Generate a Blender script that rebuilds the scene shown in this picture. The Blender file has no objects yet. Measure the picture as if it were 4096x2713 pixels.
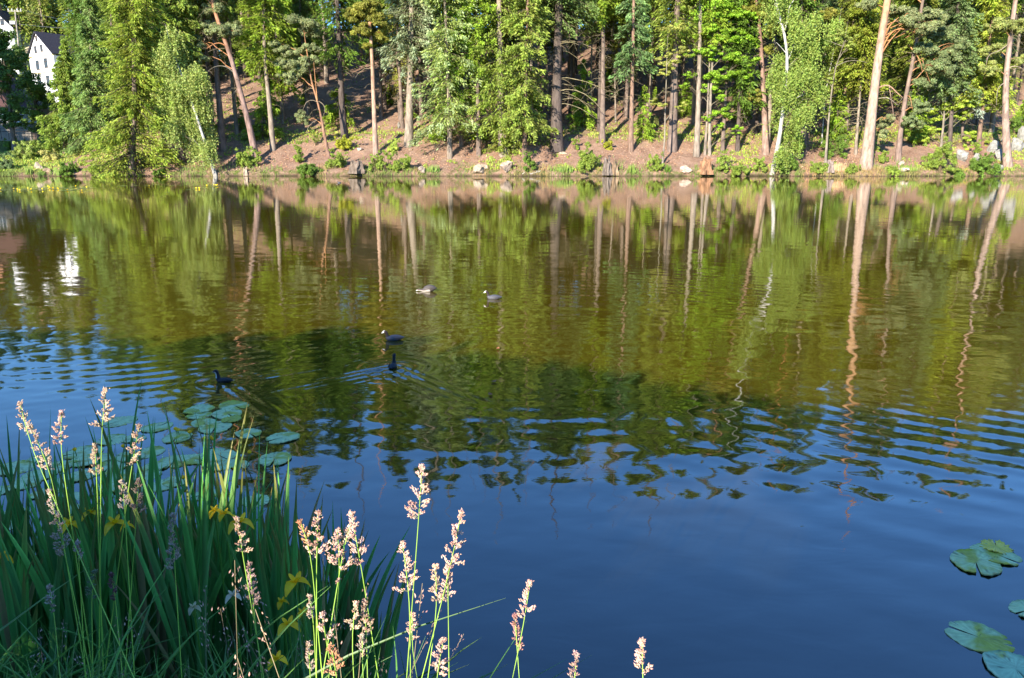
import bpy, math, random
import numpy as np
from mathutils import Vector

# ------------------------------------------------------------------ camera, sky, sun
SC = bpy.context.scene
COL = SC.collection
H_CAM, PITCH, FPX = 2.6, math.radians(13.5), 3124.0      # FPX: focal length in photo pixels (4096 wide)
cam_d = bpy.data.cameras.new("camera"); cam = bpy.data.objects.new("camera", cam_d); COL.objects.link(cam)
cam.location = (0, 0, H_CAM); cam.rotation_euler = (math.pi/2 - PITCH, 0, 0)
cam_d.sensor_width = 36.0; cam_d.lens = 36.0*FPX/4096.0
cam_d.clip_start = 0.05; cam_d.clip_end = 3000
SC.camera = cam
SUN_EL, SUN_AZ = math.radians(21), math.radians(27)       # sun behind the camera, to its left
sun_dir = Vector((math.sin(SUN_AZ)*math.cos(SUN_EL), math.cos(SUN_AZ)*math.cos(SUN_EL), -math.sin(SUN_EL)))
W = bpy.data.worlds.new("World"); SC.world = W; W.use_nodes = True
wn = W.node_tree.nodes; wl = W.node_tree.links
bg = wn["Background"]; sky = wn.new("ShaderNodeTexSky"); sky.sky_type = 'NISHITA'; sky.sun_disc = False
sky.sun_elevation = SUN_EL; sky.sun_rotation = math.pi + SUN_AZ
sky.altitude = 1500; sky.air_density = 1.35; sky.dust_density = 0.0; sky.ozone_density = 9.0
wl.new(sky.outputs[0], bg.inputs[0]); bg.inputs[1].default_value = 0.15
sd = bpy.data.lights.new("sun", 'SUN'); so = bpy.data.objects.new("sun", sd); COL.objects.link(so)
sd.energy = 5.0; sd.angle = math.radians(0.5); sd.color = (1.0, 0.91, 0.76)
so.rotation_euler = sun_dir.to_track_quat('-Z', 'Y').to_euler()
SC.view_settings.view_transform = 'Standard'; SC.view_settings.look = 'None'
SC.view_settings.exposure = 1.4; SC.view_settings.gamma = 1.0
SC.cycles.max_bounces = 6; SC.cycles.diffuse_bounces = 3; SC.cycles.glossy_bounces = 3
SC.cycles.transmission_bounces = 3; SC.cycles.transparent_max_bounces = 4
SC.cycles.caustics_reflective = False; SC.cycles.caustics_refractive = False
SC.cycles.sample_clamp_indirect = 4.0

# ------------------------------------------------------------------ pixel helpers
def ray(fx, fy):
    u = (fx-2048)/FPX; v = (fy-1356.5)/FPX
    return np.array([u, math.cos(PITCH)-v*math.sin(PITCH), -math.sin(PITCH)-v*math.cos(PITCH)])
def at_y(fx, fy, Y):
    r = ray(fx, fy); t = Y/r[1]
    return np.array([r[0]*t, Y, H_CAM+r[2]*t])
def on_water(fx, fy):
    r = ray(fx, fy); t = -H_CAM/r[2]
    return np.array([r[0]*t, r[1]*t, 0.0])
def hash_noise(x, y, s=1.0, seed=0):
    """smooth value noise, vectorised"""
    x = np.asarray(x, float)*s+seed*17.3+1000; y = np.asarray(y, float)*s+seed*9.1+1000
    xi = np.floor(x).astype(np.int64); yi = np.floor(y).astype(np.int64); xf = x-xi; yf = y-yi
    def h(a, b):
        n = (a*374761393+b*668265263+seed*974711) & 0x7fffffff
        n = ((n ^ (n >> 13))*1274126177) & 0x7fffffff
        return ((n ^ (n >> 16)) & 0xffff)/65535.0
    u = xf*xf*(3-2*xf); v = yf*yf*(3-2*yf)
    return (h(xi, yi)*(1-u)+h(xi+1, yi)*u)*(1-v)+(h(xi, yi+1)*(1-u)+h(xi+1, yi+1)*u)*v
def fbm(x, y, s, seed=0, o=3):
    t = 0; a = 0.5
    for k in range(o):
        t = t+a*(hash_noise(x, y, s*2**k, seed+k)-0.5); a *= 0.5
    return t
def sstep(a, b, x):
    t = np.clip((x-a)/(b-a), 0, 1); return t*t*(3-2*t)
def terrain(x, y):
    x = np.asarray(x, float); y = np.asarray(y, float)
    shore = 86.3+fbm(x, x*0, 0.12, 3)*1.6+fbm(x, x*0, 0.6, 5)*0.5-1.2*sstep(-50, -60, x)
    d = y-shore
    mid = np.interp(d, [-30, -6, -1, 0, .35, 2, 5, 9, 10.5, 30, 60, 90, 140, 260, 500], [-3, -1.5, -.6, -.04, .55, 1.15, 2.5, 4.5, 4.7, 12.2, 22, 28, 31, 31, 25])
    lef = np.interp(d, [-30, -6, -1, 0, .3, 3, 10, 25, 64, 100, 200, 500], [-3, -1.5, -.5, -.04, .3, .9, 2.0, 4.6, 11.5, 18, 30, 30])
    w = sstep(-40, -56, x)
    far = mid*(1-w)+lef*w
    far = far+(fbm(x, y, 0.5, 11)*0.45+fbm(x, y, 1.8, 12)*0.16)*sstep(0.1, 2.5, d)
    nsh = 3.45+fbm(x, x*0, 0.9, 21)*0.5-1.25*sstep(-0.9, 0.1, x)
    e = nsh-y
    near = np.interp(e, [-8, -2, -.3, 0, .35, 1.0, 2.0, 4.0, 30, 200], [-3, -1.2, -.3, -.03, .2, .55, .9, 1.0, 1.6, 4])
    near = near+(fbm(x, y, 2.5, 31)*0.12)*sstep(0.0, 0.6, e)
    lb = sstep(0, 9, -(x+.70*y+6))*(y > 5)                # land closing the pond off to the left, outside the picture
    far = np.maximum(far, -3+lb*4.4)
    return np.where(y < 45, np.maximum(np.maximum(near, -3), np.where(y > 30, -3+lb*4.4, -3)), far)
def ground_hit(fx, fy, lo=82.0, hi=260.0):
    r = ray(fx, fy)
    ys = np.arange(lo, hi, 0.1); t = ys/r[1]
    z = H_CAM+r[2]*t; g = terrain(r[0]*t, ys)
    k = np.where(z <= g)[0]
    k = k[0] if len(k) else np.argmin(np.abs(z-g))
    return np.array([r[0]*t[k], ys[k], g[k]])

# ------------------------------------------------------------------ mesh helpers
class Geo:
    """collects geometry; build() links it as ONE mesh object"""
    def __init__(s): s.v = []; s.f = []; s.m = []; s.c = []; s.n = 0
    def add(s, v, f, col=(1, 1, 1), mat=0):
        v = np.asarray(v, float).reshape(-1, 3); f = np.asarray(f, int)
        if len(v) == 0: return
        c = np.asarray(col, float)
        if c.ndim == 1: c = np.tile(c, (len(v), 1))
        s.v.append(v); s.c.append(c); s.f.append((f+s.n, mat)); s.n += len(v)
    def build(s, name, mats, parent=None, loc=None, smooth=False):
        me = bpy.data.meshes.new(name); fill_mesh(me, s, smooth)
        for m in (mats if isinstance(mats, (list, tuple)) else [mats]): me.materials.append(m)
        o = bpy.data.objects.new(name, me); COL.objects.link(o)
        if parent is not None: o.parent = parent
        if loc is not None: o.location = loc
        return o
def fill_mesh(me, g, smooth):
    V = np.concatenate(g.v).astype(np.float32); C = np.concatenate(g.c).astype(np.float32)
    me.vertices.add(len(V)); me.vertices.foreach_set("co", V.ravel())
    loops = np.concatenate([f.ravel() for f, m in g.f]); tot = np.concatenate([np.full(len(f), f.shape[1]) for f, m in g.f])
    mi = np.concatenate([np.full(len(f), m) for f, m in g.f])
    start = np.concatenate([[0], np.cumsum(tot)[:-1]])
    me.loops.add(len(loops)); me.loops.foreach_set("vertex_index", loops.astype(np.int32))
    me.polygons.add(len(tot)); me.polygons.foreach_set("loop_start", start.astype(np.int32))
    me.polygons.foreach_set("material_index", mi.astype(np.int32))
    me.polygons.foreach_set("use_smooth", np.full(len(tot), bool(smooth)))
    me.update(calc_edges=True)
    a = me.attributes.new("Col", 'FLOAT_COLOR', 'POINT')
    a.data.foreach_set("color", np.concatenate([C, np.ones((len(C), 1), np.float32)], 1).ravel())
def nrm(a): return a/np.maximum(np.linalg.norm(a, axis=-1, keepdims=True), 1e-9)
def kites(g, c, d, n, l, w, col, mat=0):
    """leaf-sized kite faces"""
    d = nrm(d); s = nrm(np.cross(d, n)); l = np.asarray(l)[:, None]; w = np.asarray(w)[:, None]
    V = np.stack([c-d*l*.5, c+s*w*.5-d*l*.05, c+d*l*.5, c-s*w*.5-d*l*.05], 1).reshape(-1, 3)
    F = np.arange(len(c)*4).reshape(-1, 4)
    g.add(V, F, np.repeat(col, 4, 0), mat)
def tubes(g, P, R, n=5, col=(1, 1, 1), mat=0):
    """P (B,K,3), R (B,K); col (3), or (B,K,3)"""
    P = np.asarray(P, float); R = np.asarray(R, float)
    if P.ndim == 2: P = P[None]; R = R[None]
    B, K, _ = P.shape
    T = nrm(np.gradient(P, axis=1))
    ref = np.where(np.abs(T[:, :1, 2:3]) > 0.75, np.array([[[1., 0.03, 0.02]]]), np.array([[[0.02, 0.03, 1.]]]))
    U = nrm(np.cross(T, np.broadcast_to(ref, T.shape))); Vv = np.cross(T, U)
    a = np.arange(n)*2*math.pi/n
    ring = P[:, :, None]+R[:, :, None, None]*(U[:, :, None]*np.cos(a)[:, None]+Vv[:, :, None]*np.sin(a)[:, None])
    idx = np.arange(B*K*n).reshape(B, K, n)
    A = idx[:, :-1]; C = idx[:, 1:]
    F = np.stack([A, np.roll(A, -1, 2), np.roll(C, -1, 2), C], -1).reshape(-1, 4)
    c = np.asarray(col, float)
    c = np.tile(c, (B*K*n, 1)) if c.ndim == 1 else np.repeat(np.broadcast_to(c, (B, K, 3)).reshape(-1, 3), n, 0)
    g.add(ring.reshape(-1, 3), F, c, mat)
def box(g, c, s, rot=0.0, col=(1, 1, 1), mat=0):
    x, y, z = np.array(s)/2
    V = np.array([(i*x, j*y, k*z) for k in (-1, 1) for j in (-1, 1) for i in (-1, 1)])
    cr, sr = math.cos(rot), math.sin(rot)
    V = np.stack([V[:, 0]*cr-V[:, 1]*sr, V[:, 0]*sr+V[:, 1]*cr, V[:, 2]], 1)+np.array(c)
    g.add(V, [(0, 2, 3, 1), (4, 5, 7, 6), (0, 1, 5, 4), (2, 6, 7, 3), (0, 4, 6, 2), (1, 3, 7, 5)], col, mat)
def tag(o, label=None, cat=None, group=None, kind=None):
    if label: o["label"] = label
    if cat: o["category"] = cat
    if group: o["group"] = group
    if kind: o["kind"] = kind
    return o
def empty(name, loc, label=None, cat=None, group=None):
    o = bpy.data.objects.new(name, None); COL.objects.link(o); o.location = tuple(float(q) for q in loc); o.empty_display_size = .2
    return tag(o, label, cat, group)
def copy_tree(o, loc, rz, sc, label=None):
    r = o.copy(); COL.objects.link(r); r.location = tuple(float(q) for q in loc); r.rotation_euler = (0, 0, rz); r.scale = sc if isinstance(sc, tuple) else (sc,)*3
    if label: r["label"] = label
    for ch in list(o.children):
        c = ch.copy(); COL.objects.link(c); c.parent = r
    return r

# ------------------------------------------------------------------ materials
def new_mat(name):
    m = bpy.data.materials.new(name); m.use_nodes = True
    return m, m.node_tree.nodes, m.node_tree.links, m.node_tree.nodes["Principled BSDF"]
def N(nodes, t, **kw):
    n = nodes.new(t)
    for k, v in kw.items():
        if k in n.inputs: n.inputs[k].default_value = v
        else: setattr(n, k, v)
    return n
def attr_mat(name, rough=.7, spec=.25, var=.25, scale=6., bump=0.0, bscale=20., trans=0.0, stretch=(1, 1, 1), gain=1.0):
    """material coloured by the mesh's own colour attribute, broken up by noise"""
    m, nd, lk, p = new_mat(name)
    at = N(nd, "ShaderNodeAttribute", attribute_name="Col")
    tc = N(nd, "ShaderNodeTexCoord"); mp = N(nd, "ShaderNodeMapping"); mp.inputs["Scale"].default_value = stretch
    lk.new(tc.outputs["Object"], mp.inputs[0])
    no = N(nd, "ShaderNodeTexNoise", Scale=scale, Detail=5.0, Roughness=.65); lk.new(mp.outputs[0], no.inputs["Vector"])
    mr = N(nd, "ShaderNodeMapRange"); mr.inputs[1].default_value = .3; mr.inputs[2].default_value = .7
    mr.inputs[3].default_value = (1-var)*gain; mr.inputs[4].default_value = (1+var)*gain; lk.new(no.outputs[0], mr.inputs[0])
    mx = N(nd, "ShaderNodeVectorMath", operation='MULTIPLY'); lk.new(at.outputs["Color"], mx.inputs[0]); lk.new(mr.outputs[0], mx.inputs[1])
    lk.new(mx.outputs[0], p.inputs["Base Color"])
    p.inputs["Roughness"].default_value = rough; p.inputs["Specular IOR Level"].default_value = spec
    if bump:
        n2 = N(nd, "ShaderNodeTexNoise", Scale=bscale, Detail=4.0); lk.new(mp.outputs[0], n2.inputs["Vector"])
        b = N(nd, "ShaderNodeBump", Strength=1.0, Distance=bump); lk.new(n2.outputs[0], b.inputs["Height"]); lk.new(b.outputs[0], p.inputs["Normal"])
    if trans:
        tr = N(nd, "ShaderNodeBsdfTranslucent"); ms = N(nd, "ShaderNodeMixShader"); ms.inputs[0].default_value = trans
        lk.new(mx.outputs[0], tr.inputs[0]); lk.new(p.outputs[0], ms.inputs[1]); lk.new(tr.outputs[0], ms.inputs[2])
        lk.new(ms.outputs[0], nd["Material Output"].inputs[0])
    return m
M_LEAF = attr_mat("foliage", .55, .3, .18, 1.5, trans=.42, gain=2.45)
M_BLADE = attr_mat("blade", .42, .4, .30, 14., trans=.25, stretch=(1, 1, .12), gain=2.5)
M_SHORE = attr_mat("shore_blade", .6, .3, .3, 3., trans=.25, gain=1.15)
M_BARK = attr_mat("bark", .9, .15, .55, 3.4, .04, 9., stretch=(1, 1, .3), gain=.66)
M_HEAD = attr_mat("seed", .7, .2, .15, 60., trans=.2)
M_PAD = attr_mat("lily_leaf", .42, .28, .22, 14., .004, 30., gain=1.35)
M_PETAL = attr_mat("petal", .45, .3, .1, 60., trans=.35, gain=1.25)
M_ROCK = attr_mat("rock", .85, .2, .4, 2.2, .08, 4.)
M_FEATHER = attr_mat("feather", .6, .3, .22, 60., .003, 160.)
M_WALL = attr_mat("render_wall", .85, .15, .07, 1.2, .01, 12.)
M_ROOF = attr_mat("roof_tile", .7, .3, .3, 5., .03, 14.)
def glass_mat():
    m, nd, lk, p = new_mat("window_glass"); p.inputs["Base Color"].default_value = (.03, .04, .05, 1); p.inputs["Roughness"].default_value = .08
    return m
M_GLASS = glass_mat()

def ground_mat():
    m, nd, lk, p = new_mat("woodland_floor")
    g = N(nd, "ShaderNodeNewGeometry")
    n1 = N(nd, "ShaderNodeTexNoise", Scale=.55, Detail=8.0, Roughness=.7); lk.new(g.outputs["Position"], n1.inputs["Vector"])
    n2 = N(nd, "ShaderNodeTexNoise", Scale=5.0, Detail=6.0, Roughness=.75); lk.new(g.outputs["Position"], n2.inputs["Vector"])
    r1 = N(nd, "ShaderNodeValToRGB"); e = r1.color_ramp.elements
    e[0].position = .3; e[0].color = (.075, .036, .02, 1); e[1].position = .72; e[1].color = (.46, .315, .225, 1)
    k = e.new(.5); k.color = (.30, .185, .13, 1)
    mix = N(nd, "ShaderNodeMath", operation='MULTIPLY_ADD'); mix.inputs[1].default_value = .55; lk.new(n2.outputs[0], mix.inputs[0])
    m2 = N(nd, "ShaderNodeMath", operation='MULTIPLY'); m2.inputs[1].default_value = .5; lk.new(n1.outputs[0], m2.inputs[0]); lk.new(m2.outputs[0], mix.inputs[2])
    lk.new(mix.outputs[0], r1.inputs[0])
    at = N(nd, "ShaderNodeAttribute", attribute_name="Col")
    sep = N(nd, "ShaderNodeSeparateColor"); lk.new(at.outputs["Color"], sep.inputs[0])
    n3 = N(nd, "ShaderNodeTexNoise", Scale=1.3, Detail=7.0, Roughness=.7); lk.new(g.outputs["Position"], n3.inputs["Vector"])
    gm = N(nd, "ShaderNodeMath", operation='ADD'); lk.new(sep.outputs[0], gm.inputs[0]); lk.new(n3.outputs[0], gm.inputs[1])
    gr = N(nd, "ShaderNodeMapRange"); gr.inputs[1].default_value = .95; gr.inputs[2].default_value = 1.12; lk.new(gm.outputs[0], gr.inputs[0])
    r2 = N(nd, "ShaderNodeValToRGB"); e = r2.color_ramp.elements
    e[0].position = .3; e[0].color = (.04, .06, .012, 1); e[1].position = .7; e[1].color = (.17, .2, .05, 1); lk.new(n2.outputs[0], r2.inputs[0])
    mc = N(nd, "ShaderNodeMix", data_type='RGBA'); lk.new(gr.outputs[0], mc.inputs[0]); lk.new(r1.outputs[0], mc.inputs[6]); lk.new(r2.outputs[0], mc.inputs[7])
    mu = N(nd, "ShaderNodeMix", data_type='RGBA'); mu.inputs[7].default_value = (.03, .025, .015, 1)
    lk.new(sep.outputs[1], mu.inputs[0]); lk.new(mc.outputs[2], mu.inputs[6])
    lk.new(mu.outputs[2], p.inputs["Base Color"]); p.inputs["Roughness"].default_value = .95; p.inputs["Specular IOR Level"].default_value = .1
    b = N(nd, "ShaderNodeBump", Strength=1.0, Distance=.22); lk.new(n2.outputs[0], b.inputs["Height"]); lk.new(b.outputs[0], p.inputs["Normal"])
    return m
def water_mat():
    m, nd, lk, p = new_mat("pond_water")
    g = N(nd, "ShaderNodeNewGeometry")
    mp = N(nd, "ShaderNodeMapping"); mp.inputs["Rotation"].default_value = (0, 0, math.radians(-12)); mp.inputs["Scale"].default_value = (.45, 1, 1)
    lk.new(g.outputs["Position"], mp.inputs[0])
    n1 = N(nd, "ShaderNodeTexNoise", Scale=5.5, Detail=3.0, Roughness=.55, Distortion=.6); lk.new(mp.outputs[0], n1.inputs["Vector"])
    n2 = N(nd, "ShaderNodeTexNoise", Scale=.22, Detail=2.0); lk.new(g.outputs["Position"], n2.inputs["Vector"])
    mr = N(nd, "ShaderNodeMapRange"); mr.inputs[1].default_value = .38; mr.inputs[2].default_value = .62; mr.inputs[3].default_value = .25; mr.inputs[4].default_value = 1.0
    lk.new(n2.outputs[0], mr.inputs[0])
    b = N(nd, "ShaderNodeBump", Distance=WATER_BUMP); lk.new(mr.outputs[0], b.inputs["Strength"]); lk.new(n1.outputs[0], b.inputs["Height"])
    lk.new(b.outputs[0], p.inputs["Normal"])
    sx = N(nd, "ShaderNodeSeparateXYZ"); lk.new(g.outputs["Position"], sx.inputs[0])      # body colour darkened towards the near bank to cancel a sunlit patch
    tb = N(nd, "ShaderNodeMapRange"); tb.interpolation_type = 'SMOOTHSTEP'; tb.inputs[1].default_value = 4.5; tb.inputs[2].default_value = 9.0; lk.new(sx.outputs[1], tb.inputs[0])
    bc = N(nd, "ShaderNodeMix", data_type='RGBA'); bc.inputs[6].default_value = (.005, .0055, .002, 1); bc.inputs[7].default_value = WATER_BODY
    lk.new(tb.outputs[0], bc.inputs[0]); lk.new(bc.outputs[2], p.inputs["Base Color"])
    p.inputs["IOR"].default_value = WATER_IOR; p.inputs["Roughness"].default_value = .03
    p.inputs["Specular IOR Level"].default_value = .5
    return m
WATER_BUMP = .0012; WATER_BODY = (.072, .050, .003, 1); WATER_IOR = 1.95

# ------------------------------------------------------------------ ground and water
def ground():
    xs = np.unique(np.round(np.concatenate([np.arange(-4, 4, .12), np.arange(-75, 75, .5), np.arange(-600, 601, 15.)]), 2))
    ys = np.unique(np.round(np.concatenate([np.arange(-3, 6, .12), np.arange(6, 84, 3.), np.arange(84, 100, .22), np.arange(100, 135, .5), np.arange(135, 200, 3), np.arange(-300, -3, 15), np.arange(200, 900, 20)]), 2))
    X, Y = np.meshgrid(xs, ys); Z = terrain(X, Y)
    V = np.stack([X, Y, Z], -1).reshape(-1, 3); nx, ny = len(xs), len(ys)
    i = np.arange(nx*ny).reshape(ny, nx)
    F = np.stack([i[:-1, :-1], i[:-1, 1:], i[1:, 1:], i[1:, :-1]], -1).reshape(-1, 4)
    # red = how grassy, green = wet mud under the water
    far = Y > 45
    gm = .36+.34*np.exp(-((Z-4.6)/.8)**2)*(X > -50)*np.clip(fbm(X, Y, .08, 9)*3+.4, 0, 1)+.5*sstep(-50, -58, X)+.16*sstep(1.0, .4, Z)
    gm = gm-.35*sstep(-38, -42, X)*sstep(-56, -52, X)+.2*sstep(7, 16, Z)*sstep(30, 55, X)
    gm = np.where(far, gm, .8)
    mud = sstep(0.12, -.02, Z)
    g = Geo(); g.add(V, F, np.stack([gm, mud, gm*0], -1).reshape(-1, 3))
    o = g.build("ground", ground_mat(), smooth=True); tag(o, "reddish brown leaf-strewn woodland bank and grassy shore round the pond", "ground", kind="structure")
ground()

WAKES = []   # (x, y, heading vector, strength)
def water():
    us = np.concatenate([np.linspace(-8, -1.15, 30)[:-1], np.linspace(-1.15, 1.15, 900), np.linspace(1.15, 8, 30)[1:]])
    yy = [1.6]
    while yy[-1] < 92: yy.append(yy[-1]+.0026*yy[-1]+.002)
    ys = np.array(yy)
    X = us[None, :]*(ys[:, None]*.72+1.2); Y = np.repeat(ys[:, None], len(us), 1)
    rng = np.random.RandomState(5)
    Z = np.zeros_like(X)
    cell = .0028*Y+.002
    patch = .45+1.5*np.clip(fbm(X, Y, .16, 41)+.30, 0, .8)
    calm_far = .27+.73*sstep(17, 8.5, Y)
    calm_near = .5+.5*sstep(4.2, 6.5, Y+.12*X)        # the water close in by the bank lies smoother
    for k in range(64):
        lam = .13*(9.0**rng.rand()); th = math.radians(rng.normal(98 if k % 3 else 60, 24)); R = rng.uniform(14, 60)
        sx, sy = R*math.cos(th)*-1+rng.uniform(-4, 4), 9+R*math.sin(th)*(1 if rng.rand() < .5 else -1)
        r = np.hypot(X-sx, Y-sy); kk = 2*math.pi/lam
        slope = .0021*(lam/.35)**.25*rng.uniform(.5, 1.3)
        wob = hash_noise(X, Y, .5, 60+k % 7)
        Z += slope/kk*np.sin(kk*r+rng.rand()*6.28+2.2*wob)*sstep(3., 6., lam/cell)*(.4+1.2*hash_noise(X, Y, .22, 80+k % 9))
    Z *= patch*calm_far*calm_near
    # rings of long ripples coming in from the right and left edge
    for (sx, sy, lam, sl, cx, cy, rr) in [(10, 16, .30, .036, 4.6, 6.9, 2.6), (12, 14, .46, .012, 3.5, 5.5, 3.0), (-7.5, 16, .30, .034, -4.0, 9.2, 1.8), (1, 22, .33, .016, .0, 7.1, 2.2), (-2, 25, .42, .014, 1.0, 6.7, 2.4), (16, 8, .30, .008, 5, 13, 4), (-1, 4, .36, .010, 3, 15, 5)]:
        r = np.hypot(X-sx, Y-sy); kk = 2*math.pi/lam
        Z += sl/kk*np.sin(kk*r+1.5*hash_noise(X, Y, .7, 7))*np.exp(-(((X-cx)/rr)**2+((Y-cy)/(rr*.55))**2))
    for (bx, by, hx, hy, st) in WAKES:
        dx, dy = X-bx, Y-by
        m = (np.abs(dx) < 2.2) & (np.abs(dy) < 2.2)
        b = -(dx*hx+dy*hy)[m]; a = (dx*-hy+dy*hx)[m]
        z = np.zeros(b.shape)
        for q0, lam, am in ((0, .20, 1.0), (.2, .17, .8), (.42, .15, .5)):
            q = np.abs(a)-(b*.95+.05)+q0*1.0
            z += am*st*.0062*np.cos(2*math.pi*q/lam)*np.exp(-(q/(lam*.62))**2)*sstep(-.12, .1, b)*np.exp(-np.maximum(b, 0)/.42)*(.25+1.3*hash_noise(X[m], Y[m], 3.5, 17))
        z += st*.0012*np.cos(2*math.pi*b/.09+9*hash_noise(a, b, 6, 3))*np.exp(-(a/(.12+.15*np.maximum(b, 0)))**2)*sstep(0, .2, b)*np.exp(-np.maximum(b, 0)/.5)
        rr = np.hypot(a, b)
        z += st*.0016*np.cos(2*math.pi*rr/.16)*np.exp(-(rr/.45)**2)
        Z[m] += z
    V = np.stack([X, Y, Z], -1).reshape(-1, 3); ny, nx = X.shape
    i = np.arange(nx*ny).reshape(ny, nx)
    F = np.stack([i[:-1, :-1], i[:-1, 1:], i[1:, 1:], i[1:, :-1]], -1).reshape(-1, 4)
    g = Geo(); g.add(V, F)
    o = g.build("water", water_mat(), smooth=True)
    tag(o, "rippled pond water mirroring the wood above and blue sky below", "water", kind="structure")

# ------------------------------------------------------------------ foliage generators
def mixc(rng, base, n, v=.25, hue=.12):
    c = np.array(base)[None]*np.array([[1.2, 1.0, .95]])*(1+rng.uniform(-v, v, (n, 1)))
    c = c*(1+rng.uniform(-hue, hue, (n, 3))); return np.clip(c, .003, .9)
def rdir(rng, n):
    return nrm(rng.normal(size=(n, 3)))
def resample(P, K):
    P = np.asarray(P, float); s = np.concatenate([[0], np.cumsum(np.linalg.norm(np.diff(P, axis=0), axis=1))])
    t = np.linspace(0, s[-1], K)
    Q = np.stack([np.interp(t, s, P[:, i]) for i in range(3)], 1)
    for _ in range(2): Q[1:-1] = .25*Q[:-2]+.5*Q[1:-1]+.25*Q[2:]
    return Q
def along(path, z):
    return np.stack([np.interp(z, path[:, 2], path[:, 0]), np.interp(z, path[:, 2], path[:, 1]), z], -1)
def trunk_geo(g, path, r0, bark, rng, n=9, flare=.55, top=.03):
    """bark: list of (relative height, colour)"""
    K = len(path); t = np.linspace(0, 1, K)
    r = r0*((1-t)**.8*(1-top)+top)*(1+flare*np.exp(-t*K*.45))
    hs = [b[0] for b in bark]; cs = np.array([b[1] for b in bark])
    c = np.stack([np.interp(t, hs, cs[:, i]) for i in range(3)], 1)
    tubes(g, path, r, n, c[None]*(1+rng.uniform(-.08, .08, (1, K, 1))))
def spruce(gl, gt, path, h0, H, R, rng, col=(.075, .115, .02), nb=150, per=85, droop=.35, tipcol=None, low=0.0, spray=1.0, shape=.5):
    per = int(per*1.75); ws = .62
    z = h0+(H-h0)*np.sort(rng.rand(nb))**.95
    z = np.clip(np.round(z/ws)*ws+rng.normal(size=nb)*.07, h0*.9, H-.05)
    rel = np.clip((H-z)/(H-h0), 0, 1)
    L = R*(rel**shape*(1-low*rel)+.05)*rng.uniform(.55, 1.12, nb)
    az = rng.rand(nb)*6.283
    O = along(path, z); out = np.stack([np.cos(az), np.sin(az), 0*az], 1)
    rise = rng.uniform(-.1, .22, nb)-.25*rel
    s = np.linspace(0, 1, 5)[None, :, None]
    def pt(bi, s):
        return O[bi]+out[bi]*(s*L[bi])[:, None]+np.array([0, 0, 1.])*((rise[bi]*s-droop*s*s+.14*np.maximum(s-.75, 0)*4)*L[bi])[:, None]
    bi = np.repeat(np.arange(nb), 5); ss = np.tile(np.linspace(0, 1, 5), nb)
    BP = pt(bi, ss).reshape(nb, 5, 3)
    tubes(gt, BP, (.012+.012*L)[:, None]*np.linspace(1, .25, 5)[None], 3, (.13, .10, .075))
    n = (per*(.25+.75*L/R)).astype(int); bi = np.repeat(np.arange(nb), n); N_ = len(bi)
    s = .12+.9*rng.rand(N_)**.75; C = pt(bi, s)
    side = np.cross(out[bi], [0, 0, 1.]); sg = rng.uniform(-1, 1, N_)
    wid = .27*L[bi]*(1.12-s)+.08
    C = C+side*(sg*wid)[:, None]; C[:, 2] -= rng.exponential(.20, N_)*spray*(.5+L[bi]/3)+.10*np.abs(sg)*wid
    D = out[bi]*.8+side*(sg*.9)[:, None]+np.array([0, 0, -1.])*rng.uniform(.0, 1.1, N_)[:, None]*spray
    tone = rng.uniform(.55, 1.35, nb)[bi]
    c = mixc(rng, col, N_, .22, .1)*tone[:, None]
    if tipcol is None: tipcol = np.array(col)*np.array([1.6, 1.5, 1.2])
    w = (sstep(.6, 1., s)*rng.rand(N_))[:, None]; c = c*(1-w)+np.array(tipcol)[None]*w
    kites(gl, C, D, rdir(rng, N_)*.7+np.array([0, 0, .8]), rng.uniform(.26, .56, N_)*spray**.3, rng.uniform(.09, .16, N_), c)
def cloud(gl, cen, rad, rng, col, n=600, leaf=(.16, .28), ratio=.42, sub=9, sr=.42, flat=.65, up=.5, gap=.5):
    """a foliage mass of many small clumps; radii are half-extents"""
    cen = np.array(cen, float); rad = np.array(rad, float)
    u = rdir(rng, sub)*(rng.rand(sub, 1)**.4); sc = cen+u*rad*(1-sr*.35)
    n = int(n*1.5); m = max(4, n//sub); si = np.repeat(np.arange(sub), m); k = len(si)
    rs = rng.uniform(.55, 1.15, sub)[si]*sr*rad.max()
    q = rdir(rng, k); rr = rng.rand(k, 1)**gap
    C = sc[si]+q*rr*rs[:, None]*np.array([1, 1, flat])
    nr = nrm(q*np.array([1, 1, .8])+rdir(rng, k)*.6+np.array([0, 0, up]))
    D = np.cross(nr, rdir(rng, k))+q*.4
    c = mixc(rng, col, k, .22, .1)*rng.uniform(.75, 1.25, sub)[si][:, None]
    l = rng.uniform(leaf[0], leaf[1], k)
    kites(gl, C, D, nr, l, l*ratio, c)
    return sc
def limb(gt, a, b, r, rng, col=(.2, .13, .09), sag=.12, K=6):
    a = np.array(a, float); b = np.array(b, float); t = np.linspace(0, 1, K)[:, None]
    L = np.linalg.norm(b-a); P = a+(b-a)*t; P[:, 2] += (np.sin(t[:, 0]*math.pi)*sag*L); P[1:-1] += rng.normal(size=(K-2, 3))*L*.035
    tubes(gt, P, r*np.linspace(1, .25, K), 5, col)
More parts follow.
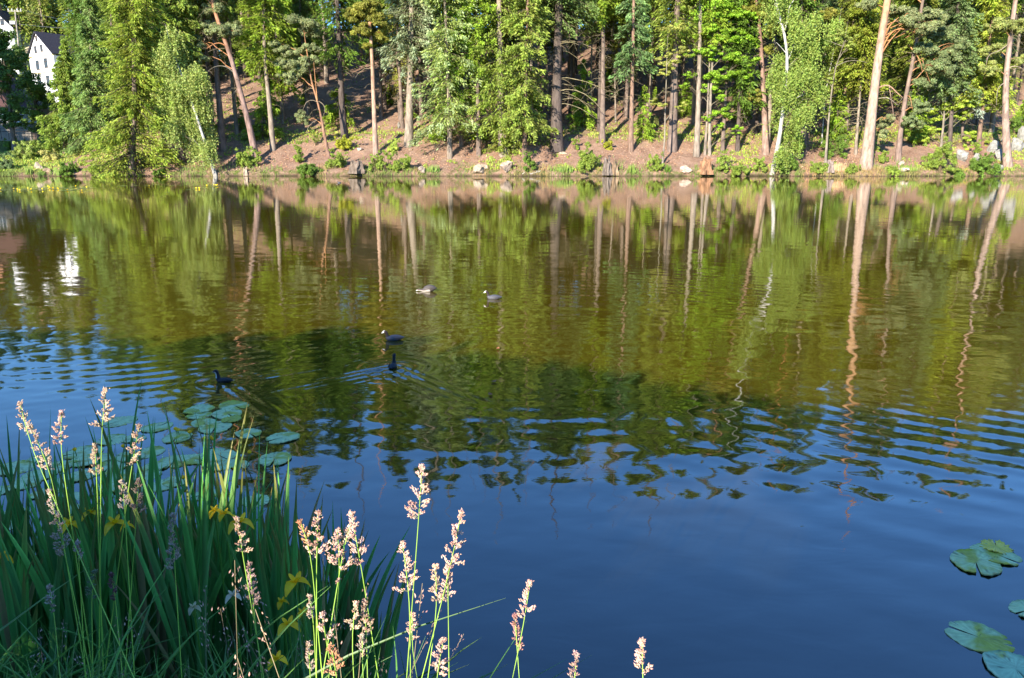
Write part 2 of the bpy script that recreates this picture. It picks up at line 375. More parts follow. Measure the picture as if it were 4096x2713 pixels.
def hang(gl, cen, rad, rng, col, strings=60, leaf=(.09, .15), per=26, length=(.8, 2.2)):
    """weeping birch twigs: chains of small leaves"""
    cen = np.array(cen, float); rad = np.array(rad, float)
    strings = int(strings*1.9); leaf = (leaf[0]*1.45, leaf[1]*1.45)
    S = cen+rdir(rng, strings)*(rng.rand(strings, 1)**.45)*rad
    si = np.repeat(np.arange(strings), per); t = np.tile(np.linspace(0, 1, per), strings)
    L = rng.uniform(*length, strings)[si]; dr = rdir(rng, strings)[si]*.35
    C = S[si]+np.stack([dr[:, 0]*t*L, dr[:, 1]*t*L, -t*L+.15*L*(1-t)], 1)+rng.normal(size=(len(si), 3))*.09
    c = mixc(rng, col, len(si), .25, .1)*rng.uniform(.8, 1.2, strings)[si][:, None]
    l = rng.uniform(leaf[0], leaf[1], len(si))
    kites(gl, C, rdir(rng, len(si))+np.array([0, 0, -.8]), rdir(rng, len(si)), l, l*.7, c)

BARK_PINE = [(0, (.30, .20, .15)), (.25, (.34, .21, .15)), (.42, (.50, .24, .12)), (1, (.55, .25, .10))]
BARK_GREYPINE = [(0, (.30, .22, .18)), (.5, (.26, .20, .165)), (.7, (.42, .23, .13)), (1, (.45, .24, .13))]
BARK_SPRUCE = [(0, (.27, .20, .165)), (.5, (.25, .19, .15)), (1, (.2, .15, .11))]
BARK_DARK = [(0, (.15, .115, .10)), (.5, (.14, .11, .09)), (1, (.15, .12, .09))]
BARK_PALE = [(0, (.36, .29, .23)), (.5, (.36, .30, .22)), (1, (.27, .22, .15))]
BARK_BIRCH = [(0, (.42, .38, .33)), (.08, (.66, .63, .58)), (1, (.70, .67, .62))]
BARK_YOUNG = [(0, (.36, .30, .24)), (1, (.30, .26, .18))]
TREES = {}
def start_tree(name, pts, H, label, cat, group=None, r0=.25, bark=BARK_SPRUCE, seed=0, K=22, base=None):
    """pts: photo pixels of the trunk from its foot upward; H full height (m)"""
    rng = np.random.RandomState(seed+100)
    if H >= 24 and label: H += 11.5 if 600 < pts[0][0] < 2200 else 9.0
    b = ground_hit(*pts[0]) if base is None else np.array(base, float)
    P = [np.array([0, 0, -.25]), np.zeros(3)]
    for q in pts[1:]:
        w = at_y(q[0], q[1], b[1])-b
        if w[2] > P[-1][2]+.2: P.append(w)
    d = P[-1]-P[max(0, len(P)-3)]; d = d/max(d[2], .1); d[:2] = np.clip(d[:2], -.12, .12)
    k = max(0, H-P[-1][2])
    if k > .5: P += [P[-1]+d*k*.5, P[-1]+d*k*.5*1.0+np.array([d[0]*.6, 0, 1])*k*.5]
    path = resample(P, K); path[:, 1] += np.linspace(0, 1, K)*rng.uniform(-.4, .4)
    root = empty(name, b, label, cat, group)
    gt = Geo(); gl = Geo()
    trunk_geo(gt, path, r0, bark, rng)
    return root, b, path, gt, gl, rng
def end_tree(root, gt, gl):
    gt.build("trunk", M_BARK, root, smooth=True)
    if gl.n: gl.build("crown", M_LEAF, root)
def zpx(fy, b): return at_y(2048, fy, b[1])[2]-b[2]
def dead(gt, path, z0, z1, n, rng, L=(1., 2.6), col=(.33, .27, .17), dirx=None):
    z = rng.uniform(z0, z1, n); O = along(path, z); az = rng.rand(n)*6.283 if dirx is None else rng.normal(dirx, .7, n)
    LL = rng.uniform(*L, n); s = np.linspace(0, 1, 6)[None, :, None]
    out = np.stack([np.cos(az), np.sin(az), 0*az], 1)[:, None]
    P = O[:, None]+out*s*LL[:, None, None]+np.array([0, 0, 1.])*(rng.uniform(-.05, .3, (n, 1, 1))*s-rng.uniform(.2, .75, (n, 1, 1))*s**2.2)*LL[:, None, None]
    P[:, 1:] += rng.normal(size=(n, 5, 3))*.05
    tubes(gt, P, (.012+.011*LL)[:, None]*np.linspace(1, .3, 6)[None], 3, col)
    # finer twigs near the ends
    i = np.repeat(np.arange(n), 3); a = P[i, rng.randint(2, 5, len(i))]; e = a+rdir(rng, len(i))*LL[i][:, None]*.22+np.array([0, 0, -.15])
    tubes(gt, np.stack([a, (a+e)/2+rng.normal(size=a.shape)*.03, e], 1), np.full((len(i), 3), .010), 3, col)
def pt_of(b, fx, fy, dy=0.0): return at_y(fx, fy, b[1]+dy)-b

def mk_spruce(pts, H, R, h0y, label, seed, r0=.22, bark=BARK_SPRUCE, col=(.075, .115, .02), ndead=14, group=None, name="spruce_tree", longdead=0, **kw):
    root, b, path, gt, gl, rng = start_tree(name, pts, H, label, "spruce", group, r0, bark, seed)
    h0 = zpx(h0y, b) if h0y > -900 else H*.5
    spruce(gl, gt, path, h0, H, R, rng, col, **kw)
    if ndead: dead(gt, path, max(1., h0*.35), h0+2, ndead, rng)
    if longdead: dead(gt, path, zpx(440, b), zpx(60, b), longdead, rng, (2.5, 5.8), (.46, .39, .23), .15)
    end_tree(root, gt, gl); return root, b
def mk_pine(pts, H, R, label, seed, r0=.28, bark=BARK_PINE, col=(.085, .115, .05), h0=None, blobs=(), limbs=(), ndead=6, nl=13, dens=1.0, deadx=None, group=None):
    root, b, path, gt, gl, rng = start_tree("pine_tree", pts, H, label, "pine", group, r0, bark, seed)
    h0 = H*.62 if h0 is None else h0
    lc = bark[-1][1]
    for k in range(nl):
        z = h0+(H-h0)*(k+rng.rand())/nl; rel = (H-z)/(H-h0); o = along(path, np.array([z]))[0]
        az = rng.rand()*6.283; L = R*(.35+.65*math.sqrt(max(rel, .02)))*rng.uniform(.6, 1.1)
        e = o+np.array([math.cos(az)*L, math.sin(az)*L, rng.uniform(.1, .5)*L])
        limb(gt, o, e, .035+.012*L, rng, lc)
        cloud(gl, e, (1.3, 1.3, .6), rng, col, int(620*dens), sub=9, sr=.5)
        cloud(gl, o+(e-o)*.55+np.array([0, 0, .3]), (1.0, 1.0, .5), rng, col, int(360*dens), sub=6, sr=.55)
    for (fx, fy, rx, ry) in blobs:
        dy = rng.uniform(-1.2, 1.); c = pt_of(b, fx, fy, dy); sx = rx/FPX*b[1]; sz = ry/FPX*b[1]
        sc = cloud(gl, c, (sx, max(sx*.8, .7), sz), rng, col, int(170*dens*(4+sx*sz*14)), sub=int(8+sx*sz*7), sr=.34, leaf=(.17, .32))
        near = along(path, np.array([min(H-.5, max(.5, c[2]-abs(c[0])*.3))]))[0]
        limb(gt, near, c, .06, rng, lc)
        for q in sc[::4]: limb(gt, c*.6+near*.4, q, .016, rng, lc, K=5)
    for L_ in limbs:
        P = resample([pt_of(b, fx, fy, -.3*k) for k, (fx, fy) in enumerate(L_[0])], 9); tubes(gt, P, np.linspace(L_[1], L_[1]*.3, 9), 5, L_[2] if len(L_) > 2 else lc)
        for k in range(4, 9, 2):
            e = P[k]+rdir(rng, 1)[0]*.8+np.array([0, 0, -.45]); limb(gt, P[k], e, L_[1]*.22, rng, (.30, .22, .16), K=5)
    if ndead: dead(gt, path, h0*.35, h0, ndead, rng, dirx=deadx)
    end_tree(root, gt, gl); return root, b
def mk_leafy(pts, H, label, seed, name="broadleaf_tree", cat="tree", r0=.15, bark=BARK_YOUNG, col=(.10, .19, .025), blobs=(), leaf=(.16, .28), dens=1.0, birch=False, branches=(), top=True, R=2.6, group=None):
    root, b, path, gt, gl, rng = start_tree(name, pts, H, label, cat, group, r0, bark, seed)
    for (fx, fy, rx, ry) in blobs:
        c = pt_of(b, fx, fy, rng.uniform(-1.3, 1.5) if birch else rng.uniform(-1, .8)); sx = rx/FPX*b[1]; sz = ry/FPX*b[1]; V = sx*sz
        if birch: hang(gl, c+np.array([0, 0, sz*.35]), (sx, max(.8, sx*.8), sz*.75), rng, col, int(10+26*V*dens), leaf=leaf)
        else: cloud(gl, c, (sx, max(.9, sx*.75), sz), rng, col, int(260*dens*(2+V*3.2)), leaf, .62, sub=int(8+V*4.5), sr=.27, flat=.42, up=.9)
        zz = min(H-.3, max(.6, c[2]-.5*abs(c[0])-.6)); near = along(path, np.array([zz]))[0]
        limb(gt, near, c, .03 if birch else .045, rng, (.34, .29, .22) if birch else bark[-1][1])
        for k in range(1 if birch else 5): limb(gt, c*.5+near*.5, c+rdir(rng, 1)[0]*np.array([sx, sx*.7, sz])*.9, .014, rng, (.2, .16, .11), K=5)
    if top:
        z0 = max(zpx(60, b), H*.5)
        for k in range(int((H-z0)/.8)):
            z = z0+k*.8; o = along(path, np.array([min(z, H)]))[0]; rel = (H-z)/max(H-z0, 1); rr = R*(.3+.7*math.sqrt(max(rel, .01)))
            c = o+np.array([*(rng.normal(size=2)*rr*.45), 0])
            if birch: hang(gl, c, (rr*.8, rr*.8, 1.), rng, col, int(22*dens), leaf=leaf)
            else: cloud(gl, c, (rr*.9, rr*.9, .9), rng, col, int(500*dens), leaf, .62, sub=9, sr=.4, flat=.5, up=.9)
            limb(gt, o-np.array([0, 0, .8]), c, .04, rng, bark[-1][1])
    for L_ in branches:
        P = resample([pt_of(b, fx, fy, -.15*k) for k, (fx, fy) in enumerate(L_[0])], 9); tubes(gt, P, np.linspace(L_[1], L_[1]*.3, 9), 6, bark[-1][1])
    end_tree(root, gt, gl); return root, b

# ------------------------------------------------------------------ far bank: the trees one can tell apart
GREEN = (.095, .150, .018); OLIVE = (.105, .125, .024); BLUEG = (.10, .135, .062); DKG = (.05, .095, .015); LIME = (.12, .20, .016)
mk_spruce([(523, 700), (540, 400), (528, 0)], 23.9+7, 4.9, 690, "broad yellow-green drooping spruce sweeping down to the water at the left of the bank", 1, r0=.3, col=(.108, .155, .024), nb=350, per=105, ndead=0, shape=.55)
mk_spruce([(262, 615), (258, 400), (253, 165)], 13.2, 3.9, 560, "short wide spruce whose pointed top stands against the white house gable", 2, r0=.22, col=(.10, .15, .03), nb=200, per=100, ndead=0, shape=1.05)
mk_spruce([(368, 600), (366, 300), (362, 60)], 22, 3.9, 560, "bluish spruce between the gabled house and the broad yellow-green spruce", 3, r0=.25, col=(.085, .14, .045), nb=240, per=100, ndead=0, shape=1.2)
mk_spruce([(452, 560), (450, 300), (447, 0)], 27, 3.6, 470, "tall dark green spruce rising right behind the broad yellow-green spruce", 4, col=(.075, .115, .02), nb=200, per=90, ndead=0)
mk_pine([(656, 615), (660, 400), (668, 50)], 27, 2.8, "brown trunked pine standing left of the weeping birch", 5, blobs=[(660, 60, 60, 40), (640, 130, 48, 30), (700, 20, 70, 30)], col=BLUEG, ndead=12)
mk_spruce([(733, 654), (724, 470), (716, 200)], 23, 3.1, 480, "dark stemmed spruce hidden behind the weeping birch", 6, r0=.2, bark=BARK_DARK, col=(.10, .15, .03), nb=190, per=80)
mk_leafy([(864, 707), (852, 669), (833, 610), (820, 567), (784, 450), (745, 339), (711, 257), (692, 184), (673, 140)], 15.4, "white stemmed weeping birch leaning left out of the waterline", 7, "birch_tree", "birch", .17, BARK_BIRCH, (.125, .18, .05),
    [(690, 170, 40, 50), (665, 240, 50, 60), (720, 250, 50, 55), (650, 330, 45, 60), (720, 340, 60, 60), (785, 330, 45, 60), (660, 410, 36, 50), (735, 430, 60, 60), (805, 430, 45, 60), (760, 520, 60, 60), (690, 520, 34, 45), (820, 530, 40, 50), (830, 600, 34, 40), (780, 590, 30, 40)], (.10, .16), .95, True, top=False)
mk_pine([(891, 601), (883, 484), (874, 378), (866, 291), (862, 218), (859, 121), (854, 58)], 27, 2.6, "straight grey barked pine just right of the weeping birch", 8, .31, BARK_GREYPINE, h0=18, ndead=22, nl=10)
mk_pine([(1026, 644), (1009, 548), (995, 489), (973, 417), (956, 349), (946, 300), (934, 257), (915, 208), (903, 160), (891, 131), (869, 97), (857, 53), (847, 15)], 26, 3.0, "orange barked pine leaning strongly left with a bare arching branch", 9, .30, [(0, (.33, .22, .19)), (.3, (.34, .23, .19)), (.36, (.52, .26, .15)), (1, (.60, .28, .13))], BLUEG,
    blobs=[(835, 110, 50, 26), (905, 120, 55, 24), (935, 108, 36, 20), (800, 220, 40, 40), (790, 170, 36, 30), (860, 40, 60, 26)], limbs=[([(905, 187), (888, 172), (864, 172), (845, 182), (828, 194)], .09), ([(945, 302), (915, 268), (880, 260), (850, 268), (832, 285)], .055, (.33, .29, .22)), ([(955, 350), (925, 385), (910, 415)], .035, (.33, .29, .22))], ndead=9, nl=10)
mk_spruce([(1092, 601), (1086, 510), (1078, 400), (1065, 315), (1055, 145), (1058, 24)], 27, 3.4, 240, "pale blotched spruce with one green tuft low on its trunk", 10, .25, BARK_PALE, GREEN, nb=170, per=80)
mk_spruce([(1050, 560), (1052, 500), (1055, 420)], 7.2, 2.5, 535, "small bright green spruce tucked right of the leaning orange pine", 11, .07, BARK_DARK, (.09, .155, .02), nb=70, per=70, ndead=0, shape=.5)
mk_spruce([(1133, 494), (1130, 400), (1126, 271)], 20, 2.6, 350, "slender young spruce with a swollen foot on the open red slope", 12, .11, BARK_PALE, GREEN, nb=120, per=70)
mk_pine([(1315, 625), (1298, 547), (1283, 465), (1269, 402), (1244, 329), (1235, 262)], 14.5, 2.0, "short crooked pine leaning left with forked orange limbs", 13, .17, [(0, (.32, .2, .15)), (.4, (.45, .24, .14)), (1, (.6, .3, .14))], BLUEG, h0=12.5,
    blobs=[(1120, 185, 45, 22), (1180, 210, 55, 24), (1130, 250, 50, 24), (1200, 260, 55, 24), (1245, 190, 40, 20), (1240, 240, 40, 22), (1160, 305, 50, 22), (1212, 470, 26, 36)], limbs=[([(1269, 402), (1262, 330), (1255, 250)], .07), ([(1272, 410), (1250, 398), (1225, 405), (1212, 440)], .045, (.40, .32, .22)), ([(1275, 405), (1298, 420), (1300, 450), (1290, 470)], .035, (.40, .32, .22)), ([(1268, 480), (1235, 500), (1222, 545)], .03, (.36, .30, .22))], ndead=4, nl=3)
mk_spruce([(1380, 552), (1365, 436), (1363, 291), (1356, 121), (1348, 0)], 31, 3.6, 210, "tall dark trunked spruce with a drooping side branch near its foot", 14, .33, BARK_DARK, DKG, nb=190, per=80, ndead=30)
mk_spruce([(1352, 520), (1352, 480), (1352, 440)], 5.0, 2.0, 480, "low green spruce sapling beside the tall dark trunk", 15, .05, BARK_DARK, GREEN, nb=36, per=70, ndead=0, shape=.4)
mk_pine([(1503, 625), (1496, 436), (1487, 194), (1477, 63), (1472, 15)], 27, 2.6, "slim straight pine with a glowing orange trunk lit from foot to crown", 16, .24, [(0, (.38, .27, .22)), (.12, (.58, .38, .28)), (.5, (.62, .34, .18)), (1, (.58, .27, .11))], OLIVE,
    blobs=[(1425, 60, 50, 28), (1520, 75, 46, 30), (1440, 120, 50, 28), (1520, 135, 42, 30), (1470, 185, 26, 16), (1475, 20, 60, 26)], ndead=4, nl=9)
mk_spruce([(1525, 470), (1522, 360), (1520, 252)], 25, 2.6, 210, "grey stemmed spruce with spread roots left of the small boulder", 17, .2, BARK_SPRUCE, DKG, nb=130, per=70, ndead=20)
mk_spruce([(1600, 477), (1594, 380), (1591, 291)], 24, 2.6, 330, "thin grey spruce above the small boulder on the slope", 18, .16, BARK_SPRUCE, OLIVE, nb=120, per=70, ndead=20)
mk_spruce([(1634, 584), (1639, 388), (1642, 242), (1644, 145), (1646, 20)], 30, 3.6, 245, "stout straight spruce with silvery blue-green boughs and a bare lower trunk", 19, .40, BARK_PALE, (.115, .155, .085), nb=190, per=100, ndead=26, tipcol=(.22, .27, .17))
mk_spruce([(1685, 475), (1680, 330), (1678, 194)], 27, 2.6, 150, "dark spruce with forked root foot behind the stout silvery one", 20, .19, BARK_SPRUCE, DKG, nb=130, per=70, ndead=18)
mk_spruce([(1799, 632), (1799, 484), (1792, 339), (1784, 97)], 30, 4.1, 500, "pale stemmed spruce hung with whitish green cones of foliage almost to its foot", 21, .23, BARK_PALE, (.125, .185, .05), nb=230, per=75, ndead=10, tipcol=(.25, .30, .16), shape=.35)
mk_spruce([(1845, 586), (1846, 460), (1845, 354)], 25, 3.2, 400, "bright green spruce behind the whitish green one", 22, .19, BARK_SPRUCE, (.085, .165, .015), nb=150, per=80, ndead=8, shape=.5)
mk_spruce([(1915, 622), (1912, 460), (1910, 300)], 27, 3.4, 330, "upright green spruce with a clean dark lower trunk in the grassy gap", 23, .21, BARK_SPRUCE, (.10, .165, .02), nb=150, per=80, ndead=8, shape=.5)
mk_spruce([(2017, 620), (2006, 520), (2002, 421), (2000, 200)], 30, 4.6, 470, "thick pale trunk wrapped low down in a shaggy skirt of green needles", 24, .42, BARK_PALE, (.105, .155, .03), nb=210, per=85, ndead=4, shape=.45)
mk_spruce([(2020, 606), (2022, 560), (2025, 500)], 5.8, 2.6, 600, "bushy young spruce crowding the thick pale trunk", 25, .07, BARK_DARK, (.12, .165, .035), nb=70, per=80, ndead=0, shape=.4)
mk_spruce([(2097, 640), (2099, 520), (2102, 397)], 27, 3.6, 500, "slim red-brown spruce nearest the lone dark trunk on its left", 26, .21, BARK_PINE[:2]+[(1, (.3, .2, .15))], (.115, .165, .035), nb=170, per=80, ndead=10, shape=.45)
mk_spruce([(2228, 601), (2225, 436), (2230, 242), (2235, 48)], 33.5, 4.4, 90, "very thick dark spruce trunk with long dead boughs and a flared root foot", 27, .56, BARK_DARK, (.06, .10, .03), nb=240, per=85, ndead=34, longdead=12)
mk_spruce([(2194, 431), (2190, 330), (2186, 240)], 22, 2.4, 200, "thin pale trunk just left of the very thick dark one", 28, .14, BARK_PALE, DKG, nb=110, per=60, ndead=14)
mk_spruce([(2409, 572), (2411, 430), (2412, 291), (2414, 73)], 31, 3.0, 40, "reddish grey spruce trunk with limp dead twigs in the open wood", 29, .27, BARK_SPRUCE, GREEN, nb=150, per=80, ndead=40)
mk_spruce([(2397, 523), (2399, 400), (2402, 146)], 29, 2.5, 60, "darker trunk pressed up behind the reddish grey one", 30, .2, BARK_DARK, DKG, nb=110, per=70, ndead=18)
mk_spruce([(2509, 465), (2514, 300), (2518, 24)], 32, 3.0, 60, "flare footed grey trunk behind the slim pinkish one", 31, .31, BARK_SPRUCE, DKG, nb=140, per=80, ndead=30)
mk_spruce([(2523, 606), (2528, 388), (2533, 194), (2535, 20)], 30, 2.7, 270, "slim straight pinkish trunk with a bluish tuft of needles halfway up", 32, .23, BARK_PINE[:2]+[(1, (.36, .25, .2))], (.07, .13, .05), nb=120, per=80, ndead=26)
mk_spruce([(2463, 489), (2461, 380), (2458, 250)], 24, 1.8, 230, "spindly trunk with tangled dead twigs in the middle of the open wood", 33, .09, BARK_PALE, OLIVE, nb=80, per=60, ndead=30)
mk_spruce([(2596, 383), (2600, 240), (2604, 60)], 26, 2.2, 80, "thin dark trunk in the shade deep behind the slim pinkish one", 34, .13, BARK_DARK, DKG, nb=100, per=60, ndead=18)
mk_leafy([(2649, 654), (2659, 560), (2661, 460), (2666, 315)], 14, "thin curved young alder with a yellowish green crown", 35, "alder_tree", "tree", .10, BARK_YOUNG, (.16, .20, .05), [(2665, 250, 60, 30), (2720, 210, 50, 26), (2650, 290, 34, 20), (2700, 110, 60, 22), (2640, 410, 40, 26), (2720, 430, 30, 24)], (.12, .22), .7, top=False)
mk_spruce([(2688, 601), (2693, 484), (2698, 291), (2710, 0)], 33.5, 3.9, 150, "thick grey fluted trunk beside the thin curved alder", 36, .42, BARK_SPRUCE, (.11, .16, .03), nb=240, per=80, ndead=20)
mk_spruce([(2785, 625), (2792, 484), (2799, 218), (2804, 0)], 30, 2.6, -40, "tall clean cream coloured trunk left of the bright green maple", 37, .27, BARK_PALE, GREEN, nb=120, per=80, ndead=16)
mk_spruce([(2773, 489), (2778, 291), (2790, 60)], 28, 2.4, -20, "paler cream trunk higher up the slope beside the tall clean one", 38, .17, BARK_PALE, DKG, nb=100, per=70, ndead=16)
mk_leafy([(2838, 622), (2838, 500), (2842, 388), (2852, 200)], 24, "bright green maple with layered leafy boughs", 39, "maple_tree", "maple", .15, BARK_YOUNG, (.105, .205, .018),
    [(2880, 40, 70, 36), (2960, 70, 70, 36), (2850, 120, 60, 30), (2930, 150, 75, 30), (3000, 160, 60, 36), (2840, 200, 50, 22), (2910, 225, 70, 26), (2990, 240, 60, 26), (2770, 215, 40, 16), (2880, 300, 75, 26), (2960, 295, 60, 24), (2740, 345, 26, 16), (2850, 350, 60, 24), (2890, 390, 32, 20), (2900, 450, 60, 22), (2840, 470, 30, 18), (2950, 520, 34, 20), (2880, 505, 26, 16), (2760, 300, 36, 12)], (.16, .28), .62)
mk_spruce([(2819, 620), (2824, 540), (2829, 480), (2835, 330)], 22, 2.2, 160, "thin leaning trunk that stands touching the maple on its left", 40, .13, BARK_PALE, GREEN, nb=90, per=60, ndead=8)
mk_spruce([(2889, 613), (2894, 520), (2899, 450)], 24, 2.4, 230, "short looking grey trunk under the lowest maple boughs", 41, .18, BARK_SPRUCE, DKG, nb=110, per=60, ndead=10)
mk_spruce([(2950, 606), (2955, 500), (2957, 421)], 25, 2.8, 380, "dark rough trunk right of the maple with a spruce crown", 42, .2, BARK_DARK, DKG, nb=170, per=70, ndead=14)
mk_pine([(3063, 615), (3058, 436), (3049, 266), (3044, 145), (3032, 82)], 28, 3.2, "red-brown curved pine trunk left of the tall birch", 43, .29, [(0, (.44, .30, .24)), (.35, (.33, .2, .15)), (.6, (.42, .22, .14)), (1, (.5, .25, .13))], OLIVE, blobs=[(3020, 30, 60, 30), (3075, 60, 55, 36), (3090, 120, 40, 40), (3080, 190, 30, 26), (3020, 390, 30, 36)], ndead=14, nl=10)
mk_leafy([(3088, 693), (3105, 644), (3109, 581), (3126, 509), (3131, 446), (3141, 339), (3153, 242), (3151, 194), (3138, 126), (3119, 78), (3097, 34)], 24, "tall white birch with a forked bare top on the right of the bank", 44, "birch_tree", "birch", .20, BARK_BIRCH, (.105, .165, .036),
    [(3120, 250, 50, 40), (3190, 240, 60, 40), (3240, 200, 50, 36), (3100, 320, 40, 40), (3180, 320, 60, 40), (3250, 300, 50, 40), (3130, 390, 45, 36), (3200, 400, 60, 36), (3270, 380, 40, 34), (3120, 470, 34, 34), (3190, 470, 50, 30), (3230, 450, 40, 30), (3150, 560, 40, 34), (3190, 560, 30, 30), (3130, 620, 34, 28), (3200, 130, 50, 34), (3260, 90, 40, 30), (3180, 60, 40, 26)], (.10, .17), .5, True,
    branches=[([(3138, 121), (3145, 100), (3151, 82), (3158, 15), (3175, 2)], .10), ([(3151, 242), (3170, 200), (3180, 160)], .06), ([(3146, 400), (3180, 395), (3225, 372)], .05), ([(3150, 220), (3125, 190), (3105, 170)], .05), ([(3151, 100), (3170, 75), (3182, 88)], .04)], R=2.0)
mk_spruce([(3216, 606), (3213, 520), (3213, 450)], 26, 3.0, 330, "stout brown trunk in the shade right of the tall birch", 45, .27, BARK_SPRUCE, DKG, nb=150, per=70, ndead=8)
mk_pine([(3228, 560), (3236, 330), (3243, 194), (3257, 0)], 28, 2.8, "pine with a vivid orange upper trunk showing behind the birch leaves", 46, .22, [(0, (.3, .2, .15)), (.4, (.55, .26, .11)), (1, (.6, .27, .1))], OLIVE, blobs=[(3310, 60, 50, 26), (3370, 80, 50, 26)], nl=9)
mk_leafy([(3301, 659), (3313, 484), (3325, 368), (3340, 271), (3373, 179)], 15, "slender leaning grey alder with long bare side twigs", 47, "alder_tree", "tree", .13, BARK_YOUNG, (.14, .20, .05), [(3390, 150, 46, 24), (3350, 130, 40, 20), (3310, 320, 34, 20), (3290, 460, 24, 18), (3400, 185, 26, 16)], (.12, .2), .7, top=False, branches=[([(3340, 268), (3380, 245), (3430, 240), (3470, 252)], .05), ([(3345, 255), (3390, 230), (3430, 236)], .03), ([(3370, 185), (3330, 170), (3295, 158)], .04)])
mk_leafy([(3286, 581), (3300, 388), (3325, 252), (3340, 184)], 15, "thin white birch stem between the stout brown trunk and the grey alder", 48, "birch_tree", "birch", .075, BARK_BIRCH, (.11, .18, .04), [(3330, 200, 40, 40), (3300, 300, 34, 30), (3340, 110, 40, 30)], (.1, .16), .8, True, top=False)
mk_spruce([(3383, 567), (3392, 450), (3398, 349)], 25, 3.4, 330, "thin dark stemmed spruce left of the pair of bare pale stems", 49, .13, BARK_SPRUCE, (.08, .11, .02), nb=220, per=70, ndead=12, shape=.5)
mk_spruce([(3422, 618), (3436, 436), (3446, 339)], 21, 3.2, 370, "pale bare stem with splayed roots left of the biggest pine", 50, .15, BARK_PALE, (.10, .135, .02), nb=170, per=70, ndead=34, shape=.5)
mk_pine([(3462, 674), (3484, 485), (3499, 339), (3523, 170), (3542, 48), (3552, 0)], 34, 4.2, "biggest pine on the right with a broad pinkish trunk turning orange above", 51, .50, [(0, (.50, .36, .28)), (.28, (.56, .38, .28)), (.4, (.60, .34, .19)), (1, (.58, .28, .12))], BLUEG, h0=19,
    blobs=[(3600, 40, 60, 20), (3690, 60, 60, 26), (3640, 90, 50, 22), (3700, 110, 55, 24), (3750, 80, 40, 26), (3530, 515, 36, 44), (3560, 470, 26, 26), (3690, 130, 40, 20), (3480, 20, 50, 18)], limbs=[([(3512, 240), (3560, 160), (3600, 120)], .11), ([(3515, 230), (3560, 120), (3600, 105), (3650, 125), (3690, 140)], .11), ([(3535, 150), (3560, 100), (3595, 70)], .12), ([(3510, 355), (3535, 338), (3560, 340), (3590, 375), (3610, 390)], .10, (.5, .3, .2)), ([(3556, 340), (3565, 400), (3572, 440), (3575, 480)], .05, (.45, .3, .22)), ([(3510, 395), (3550, 388), (3590, 420)], .06, (.42, .36, .28))], ndead=10, nl=12)
mk_pine([(3591, 650), (3605, 485), (3634, 339), (3659, 218), (3673, 121)], 27, 3.6, "leaning brown pine behind and right of the biggest one with twisted orange limbs", 52, .24, [(0, (.34, .24, .2)), (.5, (.32, .23, .17)), (1, (.55, .28, .13))], (.085, .125, .055), h0=16,
    blobs=[(3760, 130, 60, 26), (3700, 190, 50, 24), (3790, 220, 50, 26), (3740, 260, 55, 24), (3830, 180, 50, 24), (3690, 330, 45, 24), (3780, 280, 50, 22), (3640, 400, 30, 30), (3680, 430, 40, 30), (3640, 480, 36, 30), (3670, 500, 30, 24)], limbs=[([(3634, 180), (3660, 210), (3680, 240), (3690, 290)], .08), ([(3690, 240), (3705, 290), (3720, 330)], .05), ([(3622, 385), (3640, 380), (3650, 440)], .05)], ndead=10, nl=10)
mk_leafy([(3763, 596), (3772, 500), (3776, 440)], 12, "light green oak sapling with flat spreading layers left of the pale rocks", 53, "oak_tree", "tree", .13, BARK_YOUNG, (.155, .235, .035), [(3800, 370, 50, 26), (3740, 430, 50, 24), (3830, 420, 60, 26), (3900, 410, 50, 24), (3780, 460, 60, 22), (3860, 460, 60, 22), (3950, 440, 50, 20), (3730, 520, 34, 16), (3690, 560, 32, 22), (3880, 545, 46, 24), (3920, 580, 34, 24), (3860, 590, 26, 20)], (.15, .24), .8, top=False)
mk_spruce([(3797, 601), (3805, 475), (3815, 300)], 26, 3.4, 330, "dark trunk seen under the light green oak sapling", 54, .2, BARK_DARK, (.075, .12, .05), nb=200, per=75, ndead=12, shape=.6)
mk_spruce([(3850, 560), (3852, 440), (3856, 280)], 12.5, 3.4, 390, "frosty blue spruce with tiered pale boughs above the oak sapling", 55, .14, BARK_SPRUCE, (.12, .17, .13), nb=120, per=90, ndead=2, tipcol=(.30, .36, .30), shape=.6)
mk_spruce([(3913, 601), (3925, 460), (3942, 315)], 27, 3.3, 390, "mottled trunk behind the pale rocks with yellow-green sprays", 56, .2, BARK_PINE[:2]+[(1, (.33, .24, .19))], (.14, .19, .03), nb=220, per=80, ndead=14, shape=.5)
mk_pine([(4032, 669), (4022, 533), (4022, 388), (4027, 267), (4041, 170), (4061, 24)], 29, 3.6, "pinkish grey pine at the right edge standing among pale rocks", 57, .34, [(0, (.46, .33, .26)), (.4, (.46, .33, .27)), (.6, (.55, .32, .2)), (1, (.5, .28, .14))], (.12, .16, .05), h0=17, blobs=[(3990, 100, 50, 30), (4060, 110, 50, 30), (3970, 200, 50, 26), (4080, 240, 40, 24), (3960, 270, 45, 26)], limbs=[([(4030, 180), (3990, 210), (3950, 215), (3945, 260)], .06, (.42, .34, .25)), ([(4022, 280), (4050, 262), (4085, 268), (4110, 300)], .06, (.42, .34, .25)), ([(4020, 330), (3990, 350), (3985, 420)], .05, (.42, .34, .25))], ndead=16, nl=11)
mk_pine([(3820, 420), (3838, 184), (3857, 24)], 22, 3.2, "farther pine whose orange upper trunk shows between blue-green clouds of needles", 58, .22, [(0, (.4, .25, .17)), (1, (.62, .32, .16))], (.095, .135, .06), h0=10, blobs=[(3830, 40, 60, 26), (3900, 60, 50, 30), (3800, 110, 50, 26), (3900, 130, 50, 26), (3830, 240, 55, 26), (3760, 200, 40, 24), (3900, 200, 50, 30)], nl=9)

